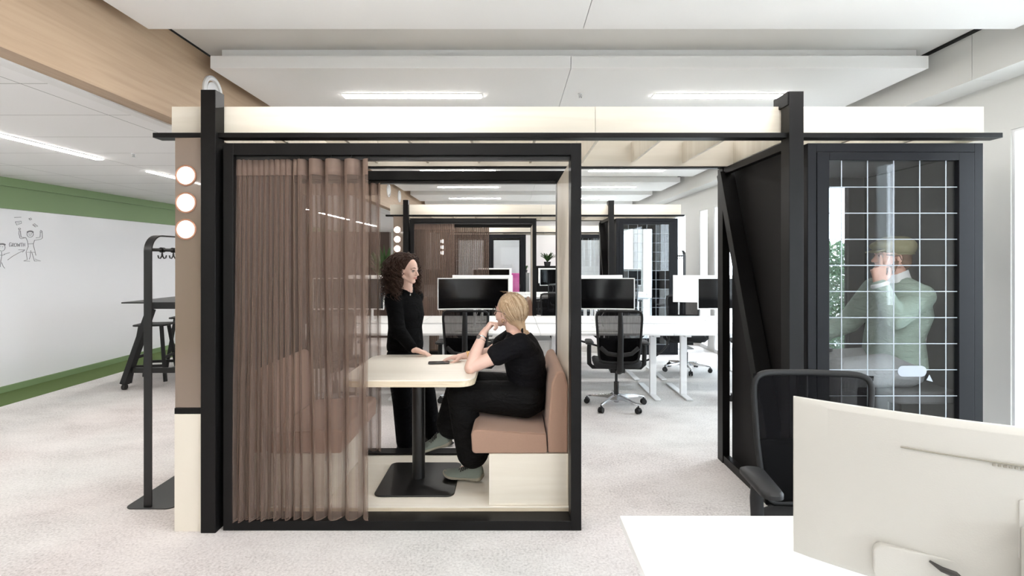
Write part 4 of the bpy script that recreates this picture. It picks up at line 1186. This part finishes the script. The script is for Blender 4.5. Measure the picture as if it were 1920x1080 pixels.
LE = V((-.262, 3.215, .868)); LW = V((-.186, 3.34, 1.065))
RE = V((-.16, 3.66, .885)); RW = V((-.345, 3.60, .868))
limb(q, [LS, (LS+LE)*.5+V((0, 0, -.006)), LE], [.052, .048, .036]); limb(q, [LE, (LE*.62+LW*.38), LW], [.038, .042, .026]); q.sphere(LE+V((-.004, 0, -.004)), .034)
limb(q, [RS, RE, RW], [.048, .037, .024])
# left hand folded under the cheek, right hand flat with the phone
hand(q, LW, V((.52, .28, .80)), V((-.80, -.1, .45)), V((.1, .9, .3)), [(1.0, 1.3, .8), (1.05, 1.35, .8), (1.1, 1.35, .8), (1.1, 1.3, .8)], .98, .5, .03)
hand(q, RW, V((-1, -.12, -.08)), V((-.05, 0, 1)), V((0, -1, 0)), [(.25, .35, .2), (.2, .35, .25), (.2, .4, .25), (.25, .4, .3)], .95, .1)
LH = V((.09, 3.345, .635)); RH = V((.09, 3.53, .64))
LK = V((-.335, 3.34, .665)); RK = V((-.35, 3.50, .70))
LA = V((-.245, 3.395, .175)); RA = V((-.452, 3.50, .36))
limb(q, [LH, LK, LA], [.085, .058, .036]); limb(q, [RH, RK, RA], [.085, .058, .036])
q.cap_(LA, .034, LA+V((-.10, .03, -.035)), .02); q.cap_(RA, .034, RA+V((-.09, .0, -.055)), .02)
w2 = q.build('person', M['skin2'], None, remesh=.0048, sm=3)
tag(w2, 'blonde person with low ponytail and glasses seated on the brown bench, chin on hand', 'person')
face_parts(p, k, fh, sh_, uh, w2, M['ginger'])
q = MB()
torso(q, [(pel+u*.0, .178, .128), (pel+u*.06, .165, .122), (wst, .155, .130), (cst, .172, .130), (shl-u*.02, .176, .110), (shl+u*.03, .12, .075), (nb-u*.01, .066, .064)], s_, f)
limb(q, [LS, LS+(LE-LS)*.46], [.068, .070]); limb(q, [RS, RS+(RE-RS)*.5], [.066, .066])
q.cap_(LS, .066, cst+V((.02, -.06, 0)), .10); q.sphere(V((.10, 3.40, .86)), (.125, .165, .13))
q.build('t_shirt', M['tee'], w2, remesh=.007, sm=4)
q = MB(); torso(q, [(pel-u*.085, .16, .12), (pel-u*.02, .18, .135), (pel+u*.08, .165, .125)], s_, f)
limb(q, [LH, (LH+LK)*.5, LK], [.118, .108, .088]); limb(q, [LK, (LK+LA)*.5, LA+V((-.015, 0, .10))], [.090, .100, .108])
limb(q, [RH, (RH+RK)*.5, RK], [.115, .105, .086]); limb(q, [RK, (RK+RA)*.5+V((.01, 0, 0)), RA+V((.045, 0, .075))], [.088, .100, .112])
q.build('trousers', M['trouser'], w2, remesh=.008, sm=4)
shoe('shoe', V((-.192, 3.37, .094)), V((-.455, 3.44, .094)), (M['shoe'], M['sole'], M['rubber']), w2, 1.35)
shoe('shoe', V((-.405, 3.49, .288)), V((-.645, 3.50, .225)), (M['shoe'], M['sole'], M['rubber']), w2, 1.35, V((.2, 0, 1)))
# hair: smooth shell, strands swept to a low ponytail
R = rot(fh, sh_, uh)
q = MB().sphere(p(-.024, 0, .036), (.098*k, .086*k, .088*k), 28, 18, R); q.sphere(p(-.056, 0, -.018), (.068*k, .078*k, .082*k), 24, 16, R)
q.cap_(p(-.075, 0, -.06), .048*k, p(-.108, .0, -.105), .026*k)
hr = q.build('hair', M['blonde'], w2, remesh=.006, sm=4)
tie = p(-.118, 0, -.118); rnd = random.Random(5); q = MB(); qd = MB(); ql = MB()
for i in range(520):
    th = rnd.uniform(-PI, PI); ph = rnd.uniform(-.25, 1.5)
    dl = V((math.cos(th)*math.cos(ph), math.sin(th)*math.cos(ph), math.sin(ph)))
    if dl.x > .45 and dl.z < .55: continue
    if dl.x > .10 and dl.z < .0: continue
    pts = []; m_ = 14; wob = rnd.uniform(-.005, .005); lift = rnd.uniform(.0, .016)
    for j in range(m_):
        t = j/(m_-1)
        # slide over the skull from the hairline towards the nape
        a = V((-.024+dl.x*.100, dl.y*.088, .036+dl.z*.090)); b_ = V((-.112, dl.y*.012, -.106))
        c = a*(1-t)+b_*t
        cc = c-V((-.036, 0, .012)); el = math.sqrt((cc.x/.100)**2+(cc.y/.088)**2+(cc.z/.104)**2)
        if el < 1.0 and t < .8: cc = cc*(1+(1/el-1)*min(1, (.8-t)/.25 if t > .55 else 1))
        c = V((-.036, 0, .012))+cc*(1+lift*4*math.sin(PI*t))
        pts.append(p(c.x, c.y+wob*math.sin(t*6), c.z))
    (q, qd, ql)[i % 3].tube(pts, .0021, 4)
for i in range(70):      # tail
    a = rnd.uniform(0, 6.3); rr_ = rnd.uniform(0, .012); L = rnd.uniform(.045, .075); sp = rnd.uniform(.6, 1.6)
    o_ = (sh_*math.cos(a)+uh*math.sin(a)*.6)*rr_
    q.tube([p(-.10, 0, -.10)+o_*.6, tie+o_*.6, tie+V((.006, 0, -.018))+o_*2.1*sp-fh*.016, tie+V((0, 0, -L*.75))+o_*2.4*sp-fh*.018, tie+V((0, 0, -L-.012))+o_*.9*sp-fh*.006], [.003, .003, .004, .004, .001], 5)
for i in range(14):      # fly-aways at the crown
    a = rnd.uniform(-.06, .05); b_ = rnd.uniform(-.04, .05)
    q.tube([p(a, b_, .118), p(a+.012, b_+.004, .126), p(a+.026, b_+.01, .128)], [.0010, .0008, .0004], 4)
q.build('hair_strands', M['blonde'], hr, ang=180); qd.build('hair_lowlights', M['blonde_d'], hr, ang=180); ql.build('hair_highlights', M['blonde_l'], hr, ang=180)
q = MB().tube([tie-fh*.0+(sh_*math.cos(a)+uh*math.sin(a))*.019 for a in [2*PI*i/18 for i in range(18)]], .0075, 8, True); q.build('hair_tie', M['seatf'], hr)
# glasses, earring, watch, bracelets
g = MB()
for sg in (-1, 1):
    g.tube([p(.094, sg*.032, -.012)+(sh_*math.cos(a)+uh*math.sin(a))*.024 for a in [2*PI*i/24 for i in range(24)]], .0028, 6, True)
    g.tube([p(.092, sg*.056, -.004), p(.06, sg*.074, -.002), p(.0, sg*.080, -.004), p(-.02, sg*.078, -.018)], .0018, 6)
g.tube([p(.096, -.009, -.008), p(.100, 0, -.004), p(.096, .009, -.008)], .0018, 6)
go = g.build('glasses', M['rubber'], w2)
g = MB()
for sg in (-1, 1): g.cyl(p(.0935, sg*.032, -.012), p(.0945, sg*.032, -.012), .0225*1, n=24)
g.build('lens', M['doorglass'], go)
MB().tube([p(-.003, .074, -.062)+(fh*math.cos(a)+uh*math.sin(a))*.010 for a in [2*PI*i/16 for i in range(16)]], .0018, 6, True).build('earring', M['gold'], w2)
def band(c, d, r, th, nm, m, body, w_=1.0):
    d = V(d).normalized(); a_ = d.cross(V((0, 0, 1))).normalized(); b_ = a_.cross(d)
    return MB().tube([V(c)+(a_*math.cos(x)+b_*math.sin(x))*r for x in [2*PI*i/20 for i in range(20)]], th, 8, True, flat=(1, w_)).build(nm, m, body)
dL = (LW-LE).normalized()
wt = band(LW-dL*.030, dL, .0285, .0045, 'wrist_watch', M['silver'], w2, 1.4)
MB().cyl(LW-dL*.030+V((-.018, -.026, .008)), LW-dL*.030+V((-.021, -.031, .010)), .014, n=20).build('watch_face', M['silver'], wt)
band(LW-dL*.052, dL, .0305, .0018, 'bracelet', M['silver'], w2)
dR = (RW-RE).normalized()
for t in (.028, .036, .045): band(RW-dR*t, dR, .0285, .0024, 'bracelet', M['gold'], w2)
tag(MB().prism(rrect(.145, .07, .012, 5), 0, .008).xf(Matrix.Translation((-.502, 3.515, .8365)) @ Matrix.Rotation(.12, 4, 'Z')).build('smartphone', M['phone'], None, .002, ang=50),
    'black smartphone lying on the cream table under the seated hand', 'phone')

# ---- person in the phone booth: flat cap, green jacket
f, s_, u = frame(V((-1, .10, 0)))
fh, sh_, uh = frame(V((-1, .10, -.02)))
YM = 3.22; k = 1.04
hc = V((2.40, 3.24, 1.575))
q = MB(); p = head(q, hc, fh, sh_, uh, k, man=True)
pel = V((2.42, 3.25, .90)); cst = V((2.46, 3.25, 1.20)); shl = V((2.45, 3.25, 1.385)); nb = V((2.435, 3.245, 1.43))
q.cap_(nb-u*.03, .066, hc-fh*.015-uh*.07, .058)
torso(q, [(pel-u*.08, .16, .11), (pel, .17, .125), (pel+u*.15, .155, .115), (cst, .18, .12), (shl-u*.02, .16, .085), (nb-u*.02, .06, .055)], s_, f)
LS = V((2.475, 3.095, 1.325)); LE = V((2.285, 3.055, 1.195)); LW = V((2.215, 3.09, 1.405)); RS = V((2.43, 3.42, 1.345)); RE = V((2.30, 3.50, 1.12)); RW = V((2.05, 3.45, 1.03))
limb(q, [LS, LE, LW], [.056, .045, .03]); limb(q, [RS, RE, RW], [.056, .045, .03])
hand(q, LW+V((0, 0, .0)), V((.12, .18, 1)), V((-.3, -.92, .1)), V((1, 0, .0)), [(.15, .12, .08), (.25, .2, .15), (1.3, 1.4, .8), (1.4, 1.4, .8)], 1.05, .2, .40)
hand(q, RW, V((-1, 0, -.15)), V((0, 0, 1)), V((0, -1, 0)), [(.3, .4, .2)]*4, 1.03)
LH = V((2.40, 3.15, .87)); RH = V((2.40, 3.34, .87)); LK = V((2.00, 3.12, .86)); RK = V((2.00, 3.38, .86)); LA = V((2.02, 3.12, .40)); RA = V((2.05, 3.38, .40))
limb(q, [LH, LK, LA], [.09, .064, .045]); limb(q, [RH, RK, RA], [.09, .064, .045])
w3 = q.build('person', M['skin3'], None, remesh=.005, sm=3)
tag(w3, 'seated person in green jacket and olive flat cap inside the phone booth, hand raised', 'person')
face_parts(p, k, fh, sh_, uh, w3, M['ginger'])
q = MB()
torso(q, [(pel-u*.02, .20, .155), (pel+u*.05, .195, .15), (pel+u*.16, .185, .138), (cst, .205, .145), (shl-u*.03, .205, .122), (shl+u*.015, .16, .095), (nb-u*.03, .092, .082)], s_, f)
limb(q, [LS, LE, LW-(LW-LE)*.10], [.074, .066, .047]); limb(q, [RS, RE, RW-(RW-RE)*.1], [.085, .072, .05]); q.sphere(LE, .066)
q.cap_(LS, .072, cst+V((-.02, -.08, 0)), .1); q.cap_(nb-u*.035, .07, LS+V((-.0, .02, .012)), .066)
jk = q.build('jacket', M['tweed'], w3, remesh=.007, sm=3)
q = MB(); rings = []
for z, r_ in ((-.045, .088), (-.01, .076), (.022, .068), (.030, .064), (.022, .062), (-.01, .066)):
    rings.append([nb+V((-.005, 0, 0))+u*(z-.020*math.sin(a)+.01)+(s_*math.cos(a)+f*math.sin(a))*r_ for a in [2*PI*i/24 for i in range(24)]])
q.loft(rings, True).build('shirt_collar', M['shirt'], w3, ang=70)
q = MB(); torso(q, [(pel, .165, .13), (cst, .17, .13), (shl-u*.03, .165, .105), (nb-u*.02, .07, .068)], s_, f); q.build('shirt', M['shirt'], w3, remesh=.008, sm=2)
dL = (LW-LE).normalized(); band(LW-dL*.012, dL, .036, .013, 'shirt_cuff', M['shirt'], w3, 1.2)
q = MB().tube([nb+f*.07-s_*.01+u*0, cst+f*.148+s_*.05, pel+f*.155+u*.1+s_*.02], [.012, .02, .01], 8, flat=(1, .3)); q.build('lapel', M['tweed'], jk)
q = MB(); torso(q, [(pel-u*.10, .17, .13), (pel-u*.02, .19, .145), (pel+u*.05, .18, .14)], s_, f)
limb(q, [LH, LK], [.11, .088]); limb(q, [LK, LA], [.088, .068]); limb(q, [RH, RK], [.11, .088]); limb(q, [RK, RA], [.088, .068])
q.build('trousers', M['greyt'], w3, remesh=.008, sm=3)
for a_ in (LA, RA): shoe('shoe', V((a_.x+.07, a_.y, .315)), V((a_.x-.20, a_.y, .315)), (M['rubber'], M['rubber'], M['rubber']), w3, 1.0)
R = rot(fh, sh_, uh)
q = MB().sphere(p(-.030, 0, .018), (.082*k, .078*k, .082*k), 20, 14, R); q.sphere(p(-.055, 0, -.035), (.05*k, .066*k, .06*k), 16, 12, R); q.build('hair', M['ginger'], w3, remesh=.007, sm=3)
q = MB().sphere(p(.025, 0, -.088), (.05*k, .056*k, .034*k), 16, 12, R); q.sphere(p(.068, 0, -.104), (.026*k, .030*k, .022*k), 14, 10, R)
for sg in (-1, 1): q.cap_(p(.0, sg*.064, -.035), .014*k, p(.03, sg*.052, -.085), .018*k)
q.build('beard', M['ginger'], w3, remesh=.006, sm=3)
# flat cap: puffed crown leaning onto a stiff short peak
q = MB().sphere(p(-.018, 0, .052), (.118*k, .090*k, .066*k), 28, 16, R); q.sphere(p(-.055, 0, .050), (.080*k, .090*k, .066*k), 24, 14, R); q.sphere(p(.05, 0, .056), (.066*k, .074*k, .034*k), 20, 12, R)
q.sphere(p(-.035, 0, .03), (.088*k, .088*k, .055*k), 24, 14, R)
cp = q.build('flat_cap', M['cap'], w3, remesh=.006, sm=3)
rings = []
for i in range(13):
    b_ = -.058+.116*i/12; e = .118+.020*(1-(b_/.058)**2)
    rings.append([p(.055, b_, .042), p(e, b_, .026-.006*(abs(b_)/.058)), p(e-.003, b_, .020-.006*(abs(b_)/.058)), p(.055, b_, .034)])
MB().loft(rings).build('peak', M['cap'], cp)
MB().tube([p(-.03, 0, .006)+((fh*math.cos(a)*.088)+(sh_*math.sin(a)*.087))*k for a in [2*PI*i/28 for i in range(28)]], .004, 6, True).build('cap_band', M['cap'], cp)
MB().tube([p(.055, .048, .004), p(.03, .074, -.004), p(.0, .078, -.004), p(-.012, .076, -.03)], .0025, 6).build('glasses_arm', M['rubber'], w3)
r = empty('booth_stool', (2.42, 3.25, .0405), 'dark upholstered high seat under the person in the phone booth', 'stool')
q = MB().prism(rrect(.40, .52, .06, 6, 2.43, 3.25), .70, .775); q.build('seat', M['felt'], r, .015, seg=3, ang=50)
MB().cyl((2.43, 3.25, .06), (2.43, 3.25, .699), .035).build('pedestal', M['steel'], r); MB().lathe([(.001, .0405), (.19, .0405), (.19, .05), (.03, .062), (.001, .062)], (2.43, 3.25, 0), 28).build('base', M['steel'], r)
MB().tube([V((2.43, 3.25, .30))+V((math.cos(a)*.17-.16, math.sin(a)*.2, 0)) for a in [2*PI*i/20 for i in range(20)]], .010, 6, True).build('foot_ring', M['steel'], r)
tag(MB().prism(rrect(.24, .33, .01, 4, 1.905, 3.50), .9755, .990).build('laptop', M['alu'], None, .002, ang=50), 'closed silver laptop on the small shelf table inside the phone booth', 'laptop')
